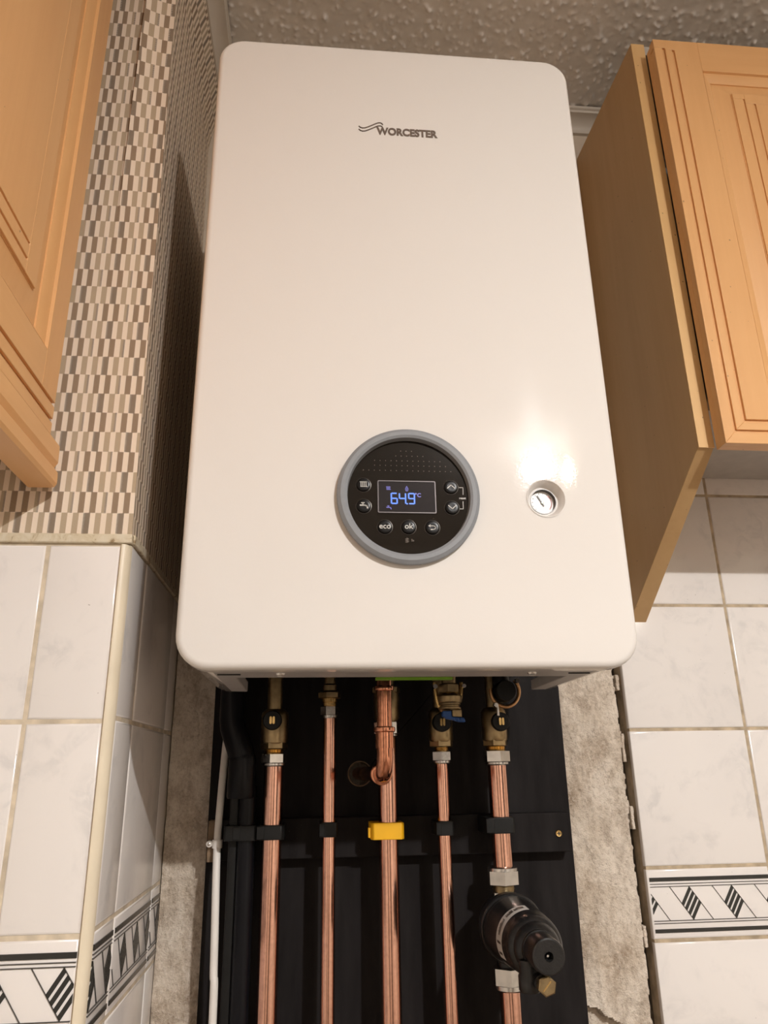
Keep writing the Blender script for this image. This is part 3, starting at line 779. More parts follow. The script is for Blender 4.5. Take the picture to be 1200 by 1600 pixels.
# ================================================================== PIPES
YPp = -0.062; PB = -0.60
def pipe(x, r, ztop, label, zb=PB):
    root = thing('copper_pipe', label, 'pipe', (x, YPp, zb), None)
    b_ = MB(); b_.lathe([(zb, r), (ztop, r)], (x, YPp, 0), 'z', 32); b_.build('tube', 'copper', root)
    return root
def comp_nut(root, x, r, z0, z1, y=YPp, rot=0.3, mat='nickel'):
    b_ = MB(); b_.hexnut((x, y, 0), r, z0 + 0.003, z1, rot); b_.lathe([(z0, r * 0.80), (z0 + 0.0012, r * 0.88), (z0 + 0.0034, r * 0.88)], (x, y, 0), 'z', 28)
    return b_.build('compression_nut', mat, root)
X1, X2, X3, X4, X5 = -0.1278, -0.0645, 0.0030, 0.0668, 0.1325
p1 = pipe(X1, 0.0110, -0.060, 'fat copper pipe leftmost of the copper row, beside the black waste pipes')
comp_nut(p1, X1, 0.0150, -0.0745, -0.0600, rot=0.25)
p2 = pipe(X2, 0.0075, -0.010, 'thin copper pipe between the leftmost fat copper pipe and the yellow-clipped pipe')
comp_nut(p2, X2, 0.0108, -0.0220, -0.0075, rot=0.1)
p3 = pipe(X3, 0.0110, -0.030, 'fat copper pipe held by the yellow clip at the middle of the row')
comp_nut(p3, X3, 0.0155, -0.0440, -0.0260, rot=0.2)
p4 = pipe(X4, 0.0075, -0.060, 'thin copper pipe right of the yellow clip, under the blue tap')
comp_nut(p4, X4, 0.0118, -0.0745, -0.0600, rot=0.4)
p5 = pipe(X5, 0.0110, -0.060, 'fat copper pipe at the right, between the brass valve and the black filter', -0.1885)
p6 = pipe(X5 - 0.001, 0.0110, -0.3020, 'fat copper pipe coming out below the black round filter')
comp_nut(p5, X5, 0.0160, -0.0770, -0.0600, rot=0.6)

def ball_valve(x, rb, label, capx, cz, ztop, tr, nutr, thr):
    """isolating valve: inlet tube, body, hexagon, thread, black cap with brass spindle"""
    root = thing('isolation_valve', label, 'valve', (x, YPp, -0.062))
    b_ = MB(); b_.lathe([(-0.018, tr), (ztop, tr)], (x - 0.0005, YPp, 0), 'z', 28); b_.build('inlet_tube', 'brass', root)
    b_ = MB(); b_.lathe([(-0.0500, rb * 0.90), (-0.0485, rb * 0.98), (-0.044, rb), (-0.018, rb), (-0.0145, rb * 0.93), (-0.0110, rb * 0.70)], (x, YPp, 0), 'z', 32)
    b_.build('valve_body', 'brass', root)
    b_ = MB(); b_.hexnut((x, YPp, 0), rb * 1.0, -0.0560, -0.0475, 0.15); b_.build('valve_hexagon', 'brass', root)
    b_ = MB(); pr = []
    z = -0.0625
    while z < -0.0545: pr += [(z, thr), (z + 0.0008, thr * 0.93), (z + 0.0016, thr)]; z += 0.0016
    b_.lathe(pr, (x, YPp, 0), 'z', 28); b_.build('thread', 'brass_bright', root)
    yb = YPp - rb
    b_ = MB(); b_.lathe([(yb + 0.006, 0.0108), (yb - 0.004, 0.0108), (yb - 0.0055, 0.0098), (yb - 0.0057, 0.003)], (capx, 0, cz), 'y', 32); c = b_.build('cap', 'black_plastic', root)
    b_ = MB(); b_.prism(rrect(capx - 0.0030, capx - 0.0004, cz - 0.0042, cz + 0.0042, 0.0012, 3), XZ, yb - 0.0078, yb - 0.004)
    b_.prism(rrect(capx + 0.0004, capx + 0.0030, cz - 0.0042, cz + 0.0042, 0.0012, 3), XZ, yb - 0.0078, yb - 0.004); b_.build('spindle', 'brass_bright', c)
    return root
ball_valve(X1 - 0.0005, 0.0158, 'brass isolating valve with a black cap above the leftmost fat copper pipe', X1 - 0.0025, -0.0245, 0.055, 0.0088, 0.0150, 0.0112)
ball_valve(X4 + 0.0005, 0.0142, 'brass isolating valve half hidden behind the blue tap', X4 - 0.0005, -0.0285, 0.055, 0.0080, 0.0118, 0.0088)
ball_valve(X5 - 0.0005, 0.0150, 'brass isolating valve with a black cap above the rightmost fat copper pipe', X5 + 0.0035, -0.0285, 0.055, 0.0080, 0.0160, 0.0120)
# thin brass union above pipe 2
u2 = thing('brass_union', 'slim brass union with a hexagon above the left thin copper pipe', 'fitting', (X2, YPp, -0.008))
b = MB(); b.lathe([(0.008, 0.0068), (0.010, 0.0085), (0.016, 0.0085), (0.018, 0.0066), (0.055, 0.0066)], (X2, YPp, 0), 'z', 28); b.build('stem', 'brass', u2)
b = MB(); b.hexnut((X2, YPp, 0), 0.0138, 0.0005, 0.0085, 0.2); b.build('hexagon', 'brass', u2)
b = MB(); b.lathe([(-0.0085, 0.0085), (-0.004, 0.0085), (-0.0035, 0.0095), (0.0010, 0.0095)], (X2, YPp, 0), 'z', 28); b.build('collar', 'brass_bright', u2)
# gas valve body above pipe 3
g3 = thing('gas_cock', 'brass gas cock behind the bent copper pipe in the middle', 'valve', (X3, YPp, -0.026))
b = MB(); b.lathe([(-0.0275, 0.012), (-0.022, 0.0150), (0.002, 0.0158), (0.012, 0.0150), (0.016, 0.0100), (0.055, 0.0100)], (X3, YPp, 0), 'z', 32); b.build('valve_body', 'brass', g3)
b = MB(); b.hexnut((X3, YPp, 0), 0.0172, 0.006, 0.014, 0.2); b.build('hexagon', 'brass', g3)

# relief pipe: straight tube, sleeve, bend and stub into the hole in the board
rp = thing('relief_pipe', 'bent copper pipe with soldered joints turning into the hole in the black board', 'pipe', (-0.0125, -0.2, -0.09))
RX, RY = -0.0125, -0.200
b = MB(); b.lathe([(-0.045, 0.0076), (0.0550, 0.0076)], (RX, RY, 0), 'z', 28); b.build('tube', 'copper_dull', rp)
b = MB(); b.lathe([(-0.0600, 0.0090), (-0.0450, 0.0090), (-0.0440, 0.0104), (-0.0420, 0.0108), (-0.0400, 0.0104), (-0.0392, 0.0080)], (RX, RY, 0), 'z', 28); b.build('socket', 'copper_dull', rp)
b = MB(); b.lathe([(-0.0045, 0.0082), (-0.0040, 0.0098), (-0.0020, 0.0102), (0.0000, 0.0098), (0.0005, 0.0082)], (RX, RY, 0), 'z', 28); b.build('bead', 'copper_dull', rp)
b = MB(); pts = [(RX, RY, -0.058), (RX, RY, -0.064)]; Rb = 0.0165
for k in range(0, 9):
    a = radians(90 * k / 8); pts.append((RX - 0.0012 * k / 8, RY + Rb * (1 - cos(a)), -0.0675 - Rb * sin(a)))
pts.append((RX - 0.0015, RY + Rb + 0.006, -0.0840))
b.tube(pts, 0.0080, 24); b.build('elbow', 'copper_dull', rp)
ex, ey, ez = RX - 0.0015, RY + Rb + 0.005, -0.0840
d = Vector((-0.0262, 0.012, -0.0838)) - Vector((ex, ey, ez)); L = d.length; d.normalize()
b = MB(); sp = [Vector((ex, ey, ez)) + d * s_ for s_ in (0.0, 0.0012, 0.0030, 0.0048, 0.0060, 0.018)]
b.tube(sp, [0.0090, 0.0108, 0.0112, 0.0106, 0.0092, 0.0092], 24); b.build('socket', 'copper_dull', rp)
b = MB(); b.tube([Vector((ex, ey, ez)) + d * 0.01, Vector((ex, ey, ez)) + d * (L + 0.006)], 0.0075, 24); b.build('stub', 'copper_dull', rp)

# filling link with blue lever, in front of the right thin pipe's valve
fl = thing('filling_tap', 'brass filling tap with a blue lever below the green label', 'tap', (0.065, -0.13, -0.03))
FX, FY = 0.0655, -0.128
b = MB(); b.lathe([(-0.0135, 0.0100), (-0.010, 0.0135), (-0.004, 0.0140), (0.000, 0.0110), (0.002, 0.0080), (0.0550, 0.0080)], (FX + 0.002, FY, 0), 'z', 28); b.build('tap_body', 'brass', fl)
b = MB(); b.hexnut((FX + 0.002, FY, 0), 0.0125, -0.0005, 0.0100, 0.25); b.build('hexagon', 'brass', fl)
b = MB(); b.lathe([(-0.0190, 0.0115), (-0.0175, 0.0128), (-0.0158, 0.0128), (-0.0150, 0.0112), (-0.0136, 0.0112), (-0.0130, 0.0124), (-0.0115, 0.0124), (-0.0105, 0.010)], (FX + 0.0015, FY, 0), 'z', 32); b.build('ribbed_collar', 'brass', fl)
MB().box(FX + 0.0020, FX + 0.0130, FY - 0.0115, FY - 0.001, -0.0270, -0.0185).build('spout_block', 'brass', fl, bevel=0.001)
b = MB(); b.prism([(FX - 0.0085, -0.0200), (FX + 0.0010, -0.0200), (FX + 0.0015, -0.0265), (FX + 0.0150, -0.0275), (FX + 0.0165, -0.0322), (FX + 0.0095, -0.0318), (FX + 0.0040, -0.0300), (FX - 0.0040, -0.0285), (FX - 0.0090, -0.0255)], XZ, FY - 0.0140, FY - 0.0045)
b.build('lever', 'blue', fl, bevel=0.001, label='blue plastic lever')
b = MB()
for k in range(3): b.box(FX + 0.004 + k * 0.0035, FX + 0.0055 + k * 0.0035, FY - 0.0155, FY - 0.0135, -0.0312, -0.0282)
b.build('lever_ribs', 'blue', fl)
b = MB(); arc = [(FX - 0.0135 + 0.0125 * (1 - cos(radians(a))) * 0.6, FY + 0.002, 0.012 - 0.030 * sin(radians(a))) for a in range(0, 91, 10)]
b.tube(arc, 0.0024, 10); arc2 = [(FX + 0.0165 - 0.006 * (1 - cos(radians(a))), FY + 0.002, 0.012 - 0.024 * sin(radians(a))) for a in range(0, 91, 10)]
b.tube(arc2, 0.0022, 10); b.build('clip_wire', 'brass_bright', fl)
b = MB(); b.lathe([(-0.132, 0.0026), (-0.138, 0.0026)], (FX - 0.0150, 0, 0.0065), 'y', 12); b.build('clip_screw', 'nickel', fl)
b = MB(); b.lathe([(-0.132, 0.0022), (-0.138, 0.0022)], (FX + 0.0175, 0, 0.0070), 'y', 12)
b.build('clip_screw', 'nickel', fl)

# black relief outlet with a brass hose band above the right valve
bo = thing('outlet_boss', 'round black outlet with a brass hose band under the boiler at right', 'fitting', (0.1345, -0.11, 0.004))
b = MB(); b.lathe([(-0.122, 0.0110), (-0.120, 0.0120), (-0.098, 0.0120), (-0.085, 0.010)], (0.1347, 0, 0.0030), 'y', 32); b.build('boss', 'black_plastic', bo)
b = MB(); arc = [(0.1352 + 0.0165 * cos(radians(a)), -0.112, 0.0035 + 0.0175 * sin(radians(a))) for a in range(172, 412, 8)]
vsn = MB()
vsn.tube(arc, 0.0022, 10); vsn.build('hose_band', plain('bronze_band', (0.52, 0.30, 0.15), 0.35, 1.0, 0.2, 80), bo)
b = MB(); b.hexnut((0.1225, 0, -0.0125), 0.0030, -0.119, -0.112, 0.2, 'y'); b.lathe([(-0.024, 0.0016), (-0.0125, 0.0016)], (0.1250, -0.114, 0), 'z', 12); b.build('band_screw', 'nickel', bo)
b = MB(); b.hexnut((0.1490, 0, 0.0145), 0.0030, -0.119, -0.112, 0.1, 'y'); b.build('band_screw', 'nickel', bo)
b = MB(); b.lathe([(-0.004, 0.010), (0.056, 0.010)], (0.1347, -0.098, 0), 'z', 20); b.build('outlet_tube', 'black_plastic', bo)

# pipe clips on the batten --------------------------------------------
def clip(x, r, w_, z0, z1, mat, label, lip=False, name='pipe_clip'):
    root = thing(name, label, 'clip', (x, -0.036, z0), 'clips on the batten')
    yf = YPp - r - 0.0035; c = min(0.0045, w_ * 0.3)
    outer = [(x - w_, -0.0343), (x - w_, yf + c), (x - w_ + c * 0.7, yf), (x + w_ - c * 0.7, yf), (x + w_, yf + c), (x + w_, -0.0343)]
    b_ = MB(); b_.plate(outer, [circle(x, YPp, r + 0.0003, 28)[::-1]], XY, z0, z1); b_.build('clip_band', mat, root, bevel=0.0009)
    b_ = MB()
    if lip: b_.box(x - w_ - 0.0028, x - w_ + 0.0005, yf + 0.006, yf + 0.0135, z0 + 0.002, z1 - 0.005)
    else: b_.box(x - w_ * 0.98, x - w_ * 0.45, yf - 0.0010, yf + 0.001, z0 + 0.001, z1 - 0.001)
    b_.build('clip_catch', mat, root, bevel=0.0005)
    return root
clip(X1 - 0.001, 0.0110, 0.0152, -0.1510, -0.1360, 'black_plastic', 'black pipe clip on the leftmost fat copper pipe')
clip(X2 - 0.0005, 0.0075, 0.0104, -0.1498, -0.1345, 'black_plastic', 'black pipe clip on the thin copper pipe left of the yellow clip')
clip(X3 - 0.0022, 0.0113, 0.0186, -0.1535, -0.1360, 'yellow', 'yellow pipe clip on the middle copper pipe', lip=True)
clip(X4 - 0.0005, 0.0075, 0.0104, -0.1510, -0.1360, 'black_plastic', 'black pipe clip on the thin copper pipe right of the yellow clip')
clip(X5 - 0.0035, 0.0130, 0.0172, -0.1500, -0.1330, 'black_plastic', 'black pipe clip on the rightmost fat copper pipe')

# black plastic waste pipes at the left --------------------------------
wp = thing('waste_pipe', 'black plastic waste pipe with an angled coupling left of the copper pipes', 'pipe', (-0.156, -0.06, PB))
b = MB(); b.tube([(-0.1785, -0.060, 0.060), (-0.1785, -0.060, -0.020), (-0.1765, -0.060, -0.030), (-0.1655, -0.060, -0.060), (-0.1640, -0.060, -0.070)], [0.0140, 0.0140, 0.0150, 0.0150, 0.0150], 28); b.build('coupling', 'black_pipe', wp)
b = MB(); b.lathe([(-0.108, 0.0148), (-0.106, 0.0158), (-0.066, 0.0158), (-0.062, 0.0150)], (-0.1640, -0.060, 0), 'z', 28); b.build('lower_socket', 'black_pipe', wp)
b = MB(); b.lathe([(PB, 0.0098), (-0.095, 0.0098)], (-0.1562, -0.058, 0), 'z', 28); b.build('tube', 'black_pipe', wp)
w2 = thing('cable_conduit', 'narrow black conduit between white cable and black waste pipe', 'conduit', (-0.1715, -0.05, PB))
b = MB(); b.prism(rrect(-0.1758, -0.1655, -0.0580, -0.0400, 0.002, 3), XY, PB, -0.100); b.build('duct', 'black_plastic', w2)
cl = thing('pipe_clip', 'wide black clip holding the waste pipe and conduit beside the white cable', 'clip', (-0.163, -0.036, -0.152), 'clips on the batten')
outer = [(-0.1800, -0.0343), (-0.1800, -0.0680), (-0.1780, -0.0705), (-0.1470, -0.0720), (-0.1440, -0.0700), (-0.1440, -0.0343)]
b = MB(); b.plate(outer, [rrect(-0.1760, -0.1660, -0.0582, -0.0398, 0.002, 3)[::-1], circle(-0.1562, -0.058, 0.0094, 24)[::-1]], XY, -0.1515, -0.1360); b.build('clip_band', 'black_plastic', cl, bevel=0.0008)
b = MB(); b.box(-0.1700, -0.1620, -0.0722, -0.0695, -0.1505, -0.1370); b.build('clip_catch', 'black_plastic', cl, bevel=0.0005)

# white cable ----------------------------------------------------------
cb = thing('white_cable', 'white flex running down the left edge of the black board', 'cable', (-0.187, -0.03, PB))
path = [(-0.1850, -0.026, 0.02), (-0.1858, -0.028, -0.03), (-0.1872, -0.030, -0.055), (-0.1886, -0.034, -0.096), (-0.1896, -0.0386, -0.1372), (-0.1898, -0.0395, -0.1560), (-0.1882, -0.049, -0.1826), (-0.1856, -0.057, -0.2376), (-0.1842, -0.059, -0.280), (-0.1826, -0.060, -0.3200), (-0.1820, -0.060, PB)]
pp = []
for i in range(len(path) - 1):
    p0, p1_, p2_, p3_ = (Vector(path[max(0, min(len(path) - 1, i + k))]) for k in (-1, 0, 1, 2))
    for q in range(6):
        t_ = q / 6; pp.append(0.5 * ((2 * p1_) + (p2_ - p0) * t_ + (2 * p0 - 5 * p1_ + 4 * p2_ - p3_) * t_ ** 2 + (3 * p1_ - p0 - 3 * p2_ + p3_) * t_ ** 3))
pp.append(Vector(path[-1]))
b = MB(); b.tube(pp, 0.0042, 18); b.build('flex', 'cable', cb)
cc = thing('cable_clip', 'small grey-white nail clip holding the white cable to the batten', 'clip', (-0.194, -0.036, -0.16))
b = MB(); arc = [(-0.1898 + 0.0058 * cos(radians(a)), -0.0392 - 0.0058 * sin(radians(a))) for a in range(-40, 221, 15)]; arci = [(-0.1898 + 0.0043 * cos(radians(a)), -0.0392 - 0.0043 * sin(radians(a))) for a in range(220, -41, -15)]
b.prism(arc + arci, XY, -0.1605, -0.1520); b.build('saddle', 'cable', cc)
b = MB(); b.lathe([(-0.0350, 0.0036), (-0.0420, 0.0036), (-0.0428, 0.0030)], (-0.1985, 0, -0.1560), 'y', 16); b.build('nail_boss', 'cable', cc)
b = MB(); b.lathe([(-0.0420, 0.0017), (-0.0440, 0.0017), (-0.0443, 0.0010)], (-0.1985, 0, -0.1560), 'y', 14); b.build('nail_head', 'nickel', cc)

# magnetic filter on the right-hand pipe ------------------------------
mf = thing('inline_filter', 'black round inline filter fitted on the rightmost copper pipe', 'filter', (X5, YPp, -0.30))
FXc, FZc = 0.131, -0.242
b = MB(); b.lathe([(-0.285, 0.0125), (-0.2265, 0.0125)], (X5 - 0.001, YPp, 0), 'z', 24)
b.lathe([(-0.046, 0.022), (-0.050, 0.027), (-0.078, 0.0325), (-0.082, 0.0340), (-0.086, 0.0345), (-0.095, 0.0345), (-0.0965, 0.0335), (-0.0965, 0.0318), (-0.101, 0.0315), (-0.101, 0.0325), (-0.104, 0.0322), (-0.104, 0.030)], (FXc, 0, FZc), 'y', 56)
b.build('filter_base', 'filter_black', mf, angle=30)
CAN = [(-0.102, 0.0322), (-0.106, 0.0318), (-0.140, 0.0298), (-0.166, 0.0284), (-0.1690, 0.0268), (-0.1735, 0.0266), (-0.1765, 0.0272), (-0.1800, 0.0266), (-0.1830, 0.0246), (-0.1845, 0.0226), (-0.1885, 0.0220), (-0.1925, 0.0200), (-0.1945, 0.0176), (-0.197, 0.0170)]
b = MB(); b.lathe(CAN, (FXc, 0, FZc), 'y', 56)
b.build('canister', 'filter_black', mf, angle=30)
b = MB(); b.lathe([(-0.194, 0.0165), (-0.205, 0.0160), (-0.2195, 0.0158), (-0.2225, 0.0150), (-0.2232, 0.0138), (-0.2232, 0.0042)], (FXc, 0, FZc), 'y', 40, caps=False)
cp_ = b.build('cap', 'filter_black', mf, angle=30)
b = MB(); hx = [(0.0044, 0.0), ]; b.lathe([(-0.2233, 0.0043), (-0.214, 0.0043), (-0.214, 0.0001)], (FXc, 0, FZc), (Vector((0, 1, 0)), Vector((0, 0, 1)), Vector((1, 0, 0))), 6, caps=False); b.build('hexagon_socket', 'cavity', cp_)
b = MB(); b.lathe([(-0.2140, 0.0016), (-0.2185, 0.0016), (-0.2195, 0.0010)], (FXc, 0, FZc), 'y', 14); b.build('centre_pin', 'chrome', cp_)
# label wrapped on the left of the canister
b = MB()
def lab(u, v):
    a = radians(88 + u * 122); y = -0.1635 + v * 0.0185; r_ = 0.0298 + (y + 0.140) * 0.0538 + 0.0005
    return (FXc + r_ * cos(a), y, FZc + r_ * sin(a))
lb = MB().grid(lab, 24, 2).build('label', 'label_white', mf, fix=False)
b = MB()
rr = random.Random(5)
for k in range(30):
    u = 0.06 + k * 0.02
    if k in (8, 16, 17): continue
    hgt = rr.uniform(0.25, 0.45)
    q = [lab(u, 0.35), lab(u + 0.011, 0.35), lab(u + 0.011, 0.35 + hgt), lab(u, 0.35 + hgt)]
    c = Vector((FXc, 0, FZc)); q = [(p[0] + (p[0] - c.x) * 0.012, p[1], p[2] + (p[2] - c.z) * 0.012) for p in q]
    b.add(q, [(0, 1, 2, 3)])
q = [lab(u, v) for u, v in ((0.74, 0.2), (0.93, 0.2), (0.93, 0.8), (0.74, 0.8))]; q = [(p[0] + (p[0] - FXc) * 0.012, p[1], p[2] + (p[2] - FZc) * 0.012) for p in q]; b.add(q, [(0, 1, 2, 3)])
b.build('label_print', 'needle', lb, fix=False)
# nuts and drain
b = MB(); b.hexnut((X5 - 0.001, YPp, 0), 0.0182, -0.2040, -0.1880, 0.42); b.lathe([(-0.1890, 0.0168), (-0.1860, 0.0168), (-0.1850, 0.0150)], (X5 - 0.001, YPp, 0), 'z', 28); b.build('compression_nut', 'nickel', mf)
b = MB(); b.lathe([(-0.2115, 0.0122), (-0.2095, 0.0116), (-0.2075, 0.0122), (-0.2055, 0.0116), (-0.2035, 0.0122)], (X5 - 0.001, YPp, 0), 'z', 28); b.build('thread', 'brass', mf)
b = MB(); b.hexnut((X5 - 0.001, YPp, 0), 0.0140, -0.2270, -0.2100, 0.5); b.build('hexagon', 'nickel', mf)
b = MB(); b.hexnut((X5 - 0.001, YPp, 0), 0.0182, -0.3010, -0.2830, 0.42); b.lathe([(-0.3055, 0.0150), (-0.3040, 0.0168), (-0.3000, 0.0168)], (X5 - 0.001, YPp, 0), 'z', 28); b.build('compression_nut', 'nickel', mf)
b = MB(); b.lathe([(-0.2760, 0.0090), (-0.2745, 0.0100), (-0.2630, 0.0100), (-0.2600, 0.0085), (-0.2500, 0.0085)], (0.1195, -0.192, 0), 'z', 24)
b.lathe([(-0.2080, 0.0070), (-0.1920, 0.0070)], (0.1270, 0, -0.2660), 'y', 20); b.build('drain_boss', 'filter_black', mf)
b = MB(); b.hexnut((0.1298, 0, -0.2670), 0.0088, -0.2150, -0.2070, 0.2, 'y', 0.0008); dp = b.build('drain_plug', 'brass', mf, label='hexagonal brass drain plug')
b = MB(); b.stroke([(0.1262, -0.2705), (0.1330, -0.2632)], 0.0012, XZ, -0.2154, -0.2148); b.build('plug_slot', 'brass_bright', dp)

# ================================================================== KITCHEN CABINETS
def framed_door(root, fn, u0, u1, z0, z1, d_front, thick, sgn, mats, gl, gb, stile, rail, opts):
    """Panelled door drawn in (u, z), depth d measured along fn; sgn*d grows away from the viewer.
    gl: list of upright groove centres from the u0 edge (offset), gb: level groove centres from the bottom edge."""
    S = lambda k: d_front + sgn * k
    gw = 0.0040; mv, mh = mats
    slab = MB().prism([(u0 + 0.001, z0 + 0.001), (u1 - 0.001, z0 + 0.001), (u1 - 0.001, z1 - 0.001), (u0 + 0.001, z1 - 0.001)], fn, S(0.0115), S(thick))
    door = slab.build('door', mv, root, bevel=0.0008)
    gmax_l = (gl[-1] + gw / 2) if gl else 0.0; gmax_b = (gb[-1] + gw / 2) if gb else 0.0
    # groove floors
    fl_ = MB().prism([(u0 + 0.001, z0 + 0.001), (u1 - 0.001, z0 + 0.001), (u1 - 0.001, z0 + rail - 0.0005), (u0 + stile - 0.0005, z0 + rail - 0.0005), (u0 + stile - 0.0005, z1 - 0.004), (u0 + 0.001, z1 - 0.004)], fn, S(0.0030), S(0.0118))
    fl_.build('groove_floor', mv, door)
    # beads between the grooves, mitred at the lower corner
    e = [0.0] + [g for g in gl]; eb = [0.0] + [g for g in gb]
    for k in range(max(len(gl), len(gb))):
        lo = (gl[k - 1] + gw / 2) if (k and gl) else 0.0; hi = (gl[k] - gw / 2) if gl else 0.0
        lob = (gb[k - 1] + gw / 2) if k else 0.0; hib = gb[k] - gw / 2
        if gl:
            top = z1 - opts['groove_top'][k]
            MB().prism([(u0 + lo, z0 + lob), (u0 + hi, z0 + hib), (u0 + hi, top), (u0 + lo, top)], fn, S(0.0), S(0.0030)).build('bead', mv, door, bevel=0.0006)
        MB().prism([(u0 + lo, z0 + lob), (u1, z0 + lob), (u1, z0 + hib), (u0 + hi, z0 + hib)], fn, S(0.0), S(0.0030)).build('bead', mh, door, bevel=0.0006)
    # stile, rails
    if gl:
        t0, t1 = z1 - opts['groove_top'][0], z1 - opts['groove_top'][1]
        MB().prism([(u0 + gmax_l, z0 + gmax_b), (u0 + stile, z0 + gmax_b), (u0 + stile, z1), (u0, z1), (u0, t0), (u0 + gl[0] + gw / 2, t0), (u0 + gl[0] + gw / 2, t1), (u0 + gmax_l, t1)], fn, S(0.0), S(0.0118)).build('stile', mv, door, bevel=0.0006)
    else:
        MB().prism([(u0, z0 + gmax_b), (u0 + stile, z0 + gmax_b), (u0 + stile, z1), (u0, z1)], fn, S(0.0), S(0.0118)).build('stile', mv, door, bevel=0.0006)
    a = u0 + stile
    MB().prism([(a, z0 + gmax_b), (u1 - stile, z0 + gmax_b), (u1 - stile, z0 + rail), (a, z0 + rail)], fn, S(0.00005), S(0.0118)).build('rail', mh, door, bevel=0.0004)
    MB().prism([(a, z1 - opts['top_rail']), (u1 - stile, z1 - opts['top_rail']), (u1 - stile, z1), (a, z1)], fn, S(0.00005), S(0.0118)).build('rail', mh, door, bevel=0.0004)
    MB().prism([(u1 - stile, z0 + gmax_b), (u1, z0 + gmax_b), (u1, z1), (u1 - stile, z1)], fn, S(0.0), S(0.0118)).build('stile', mv, door, bevel=0.0006)
    # moulding: sloping sides of the opening
    A, B, C, D = u0 + stile, u1 - stile, z0 + rail, z1 - opts['top_rail']; m = 0.013
    steps = [(0.0, 0.0), (0.0008, 0.0030), (0.0030, 0.0032), (m, 0.0084), (m + 0.0004, 0.0120)]
    def side(pa, pb, na, nb, mat):
        # pa->pb outer corners, na/nb inward directions
        b_ = MB(); vs = []
        for ins, dep in steps:
            for p, n_ in ((pa, na), (pb, nb)): vs.append(fn(p[0] + n_[0] * ins, p[1] + n_[1] * ins, S(dep)))
        for p, n_ in ((pa, na), (pb, nb)): vs.append(fn(p[0] + n_[0] * (m + 0.0006), p[1] + n_[1] * (m + 0.0006), S(0.0125)))
        for p, n_ in ((pa, na), (pb, nb)): vs.append(fn(p[0], p[1], S(0.0125)))
        k_ = len(steps) + 2
        fs_ = [(2 * i, 2 * i + 1, 2 * ((i + 1) % k_) + 1, 2 * ((i + 1) % k_)) for i in range(k_)]
        fs_ += [tuple(2 * i for i in range(k_)), tuple(2 * i + 1 for i in range(k_))[::-1]]
        b_.add(vs, fs_); b_.build('moulding', mat, door, angle=25)
    side((A, C), (A, D), (1, 1), (1, -1), mv); side((B, C), (B, D), (-1, 1), (-1, -1), mv)
    side((A, C), (B, C), (1, 1), (-1, 1), mh); side((A, D), (B, D), (1, -1), (-1, -1), mh)
    # raised panel with bevelled border and fluted field
    pw = 0.024; fa, fb, fc, fd = A + m + pw, B - m - pw, C + m + pw, D - m - pw * 0.85
    b_ = MB()
    r0 = [(A + m, C + m), (B - m, C + m), (B - m, D - m), (A + m, D - m)]; r1 = [(fa, fc), (fb, fc), (fb, fd), (fa, fd)]
    vs = [fn(p[0], p[1], S(0.0122)) for p in r0] + [fn(p[0], p[1], S(0.0100)) for p in r0] + [fn(p[0], p[1], S(0.0058)) for p in r1] + [fn(p[0], p[1], S(0.0050)) for p in r1]
    fs_ = [(0, 1, 2, 3)]
    for q in range(3):
        for k in range(4): fs_.append((q * 4 + k, q * 4 + (k + 1) % 4, q * 4 + 4 + (k + 1) % 4, q * 4 + 4 + k))
    fs_.append((12, 13, 14, 15)); b_.add(vs, fs_); pan = b_.build('panel', mv, door, angle=15)
    fo = opts['field']        # list of polygons cut by grooves: beads standing on the field
    for (ua, ub, za, zb) in fo(fa, fb, fc, fd):
        MB().prism([(ua, za), (ub, za), (ub, zb), (ua, zb)], fn, S(0.0030), S(0.0055)).build('panel_bead', mv, door, bevel=0.0005)
    return door

# right-hand wall cabinet
rc = thing('wall_cabinet', 'maple wall cabinet with fluted panel door right of the boiler', 'cabinet', (0.56, -0.1, 0.26))
fl_ = [(0.3580, -0.2150, 0.9045), (0.3520, 0.0, 0.9045), (0.3430, 0.0, 0.1045), (0.3580, -0.2140, 0.2690)]
fr_ = [(0.3775, -0.2150, 0.9045), (0.3715, 0.0, 0.9045), (0.3665, 0.0, 0.1045), (0.3775, -0.2140, 0.2690)]
b = MB(); b.add(fl_ + fr_, [(0, 1, 2, 3), (4, 5, 6, 7), (0, 1, 5, 4), (1, 2, 6, 5), (2, 3, 7, 6), (3, 0, 4, 7)]); b.build('side_panel', 'melamine', rc, bevel=0.0005, label='tan side panel with a slanting sawn-off bottom edge')
# pale front and bottom edge banding of the side panel
b = MB(); b.box(0.3582, 0.3773, -0.2162, -0.2148, 0.2685, 0.9043); b.build('front_edge', 'edge_band', rc, label='pale front edge of the side panel')
MB().box(0.3775, 0.7800, -0.2130, -0.002, 0.318, 0.334).build('bottom_panel', 'cab_white', rc)
MB().box(0.3775, 0.7800, -0.2130, -0.002, 0.888, 0.9045).build('top_panel', 'cab_white', rc)
MB().box(0.7800, 0.7985, -0.2130, -0.002, 0.270, 0.9045).build('side_panel', 'melamine', rc)
MB().box(0.3775, 0.7800, -0.010, -0.002, 0.334, 0.888).build('back_panel', 'cab_white', rc)
def field_r(fa, fb, fc, fd):
    g1, g2 = fa + 0.0165, fa + 0.0310
    return [(fa + 0.001, g1 - 0.0013, fc + 0.001, fd - 0.001), (g1 + 0.0013, g2 - 0.0015, fc + 0.001, fd - 0.001 ), (g2 + 0.0015, fb - 0.001, fc + 0.001, fd - 0.001)]
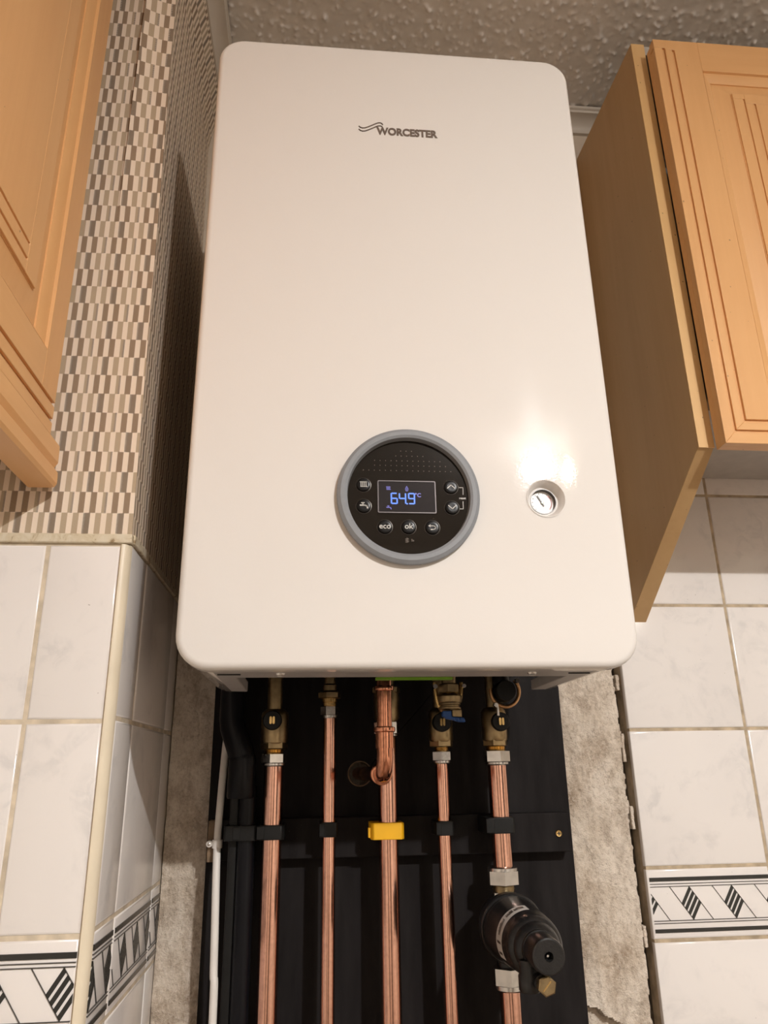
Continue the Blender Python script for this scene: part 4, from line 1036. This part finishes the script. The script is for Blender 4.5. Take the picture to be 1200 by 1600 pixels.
def field_r2(fa, fb, fc, fd):
    g1, g2 = fa + 0.0165, fa + 0.0310; t1, t2 = fd - 0.0100, fd - 0.0175
    return [(fa + 0.001, g1 - 0.0013, fc + 0.001, t1), (g1 + 0.0013, g2 - 0.0015, fc + 0.001, t2), (g2 + 0.0015, fb - 0.001, fc + 0.001, t2), (fa + 0.001, g1 + 0.0013, t1, fd - 0.001), (g1 + 0.0013, fb - 0.001, t2, fd - 0.001)]
framed_door(rc, XZ, 0.3742, 0.7790, 0.2615, 0.8790, -0.2450, 0.0225, 1, ('wood_v', 'wood_x'), [0.0138, 0.0275], [0.0150, 0.0282], 0.0645, 0.0700,
            dict(groove_top=[0.0150, 0.0175], top_rail=0.0530, field=field_r2))

# left-hand wall cabinet (faces +x), far edge against the wallpapered pier
lc = thing('wall_cabinet', 'maple wall cabinet at the left edge, its door facing the boiler side', 'cabinet', (-0.5, -0.6, 0.17))
FYZ = lambda a, b_, d: (d, a, b_)
FL = lambda a, b_, d: (d, -a, b_)     # u measured towards the camera
MB().box(XN + 0.005, -0.3545, -0.90, YP - 0.0015, 0.2140, CEIL - 0.02).build('carcass', 'melamine', lc)
def field_l(fa, fb, fc, fd):
    g1, g2 = fc + 0.0135, fc + 0.0290
    return [(fa + 0.001, fa + 0.0250, fc + 0.001, fd - 0.001), (fa + 0.0250, fb - 0.001, fc + 0.001, g1 - 0.0014), (fa + 0.0250, fb - 0.001, g1 + 0.0014, g2 - 0.0014), (fa + 0.0250, fb - 0.001, g2 + 0.0014, fd - 0.001)]
framed_door(lc, FL, 0.3165, 0.80, 0.2190, 0.9500, -0.3310, 0.0220, -1, ('wood_v', 'wood_y'), [], [0.0138, 0.0302], 0.0360, 0.0690,
            dict(groove_top=[0.0, 0.0], top_rail=0.0600, field=field_l))
# pelmet below the door: stepped moulding
pf = [(-0.3545, 0.2160), (-0.3285, 0.2160), (-0.3280, 0.1990), (-0.3295, 0.1965), (-0.3310, 0.1935), (-0.3290, 0.1915), (-0.3270, 0.1890), (-0.3265, 0.1780), (-0.3285, 0.1745), (-0.3320, 0.1740), (-0.3520, 0.1740), (-0.3545, 0.1760)]
b = MB(); b.prism(pf, lambda a, z, d: (a, d, z), -0.90, YP - 0.0150); b.build('pelmet', 'wood_y', lc, angle=20)
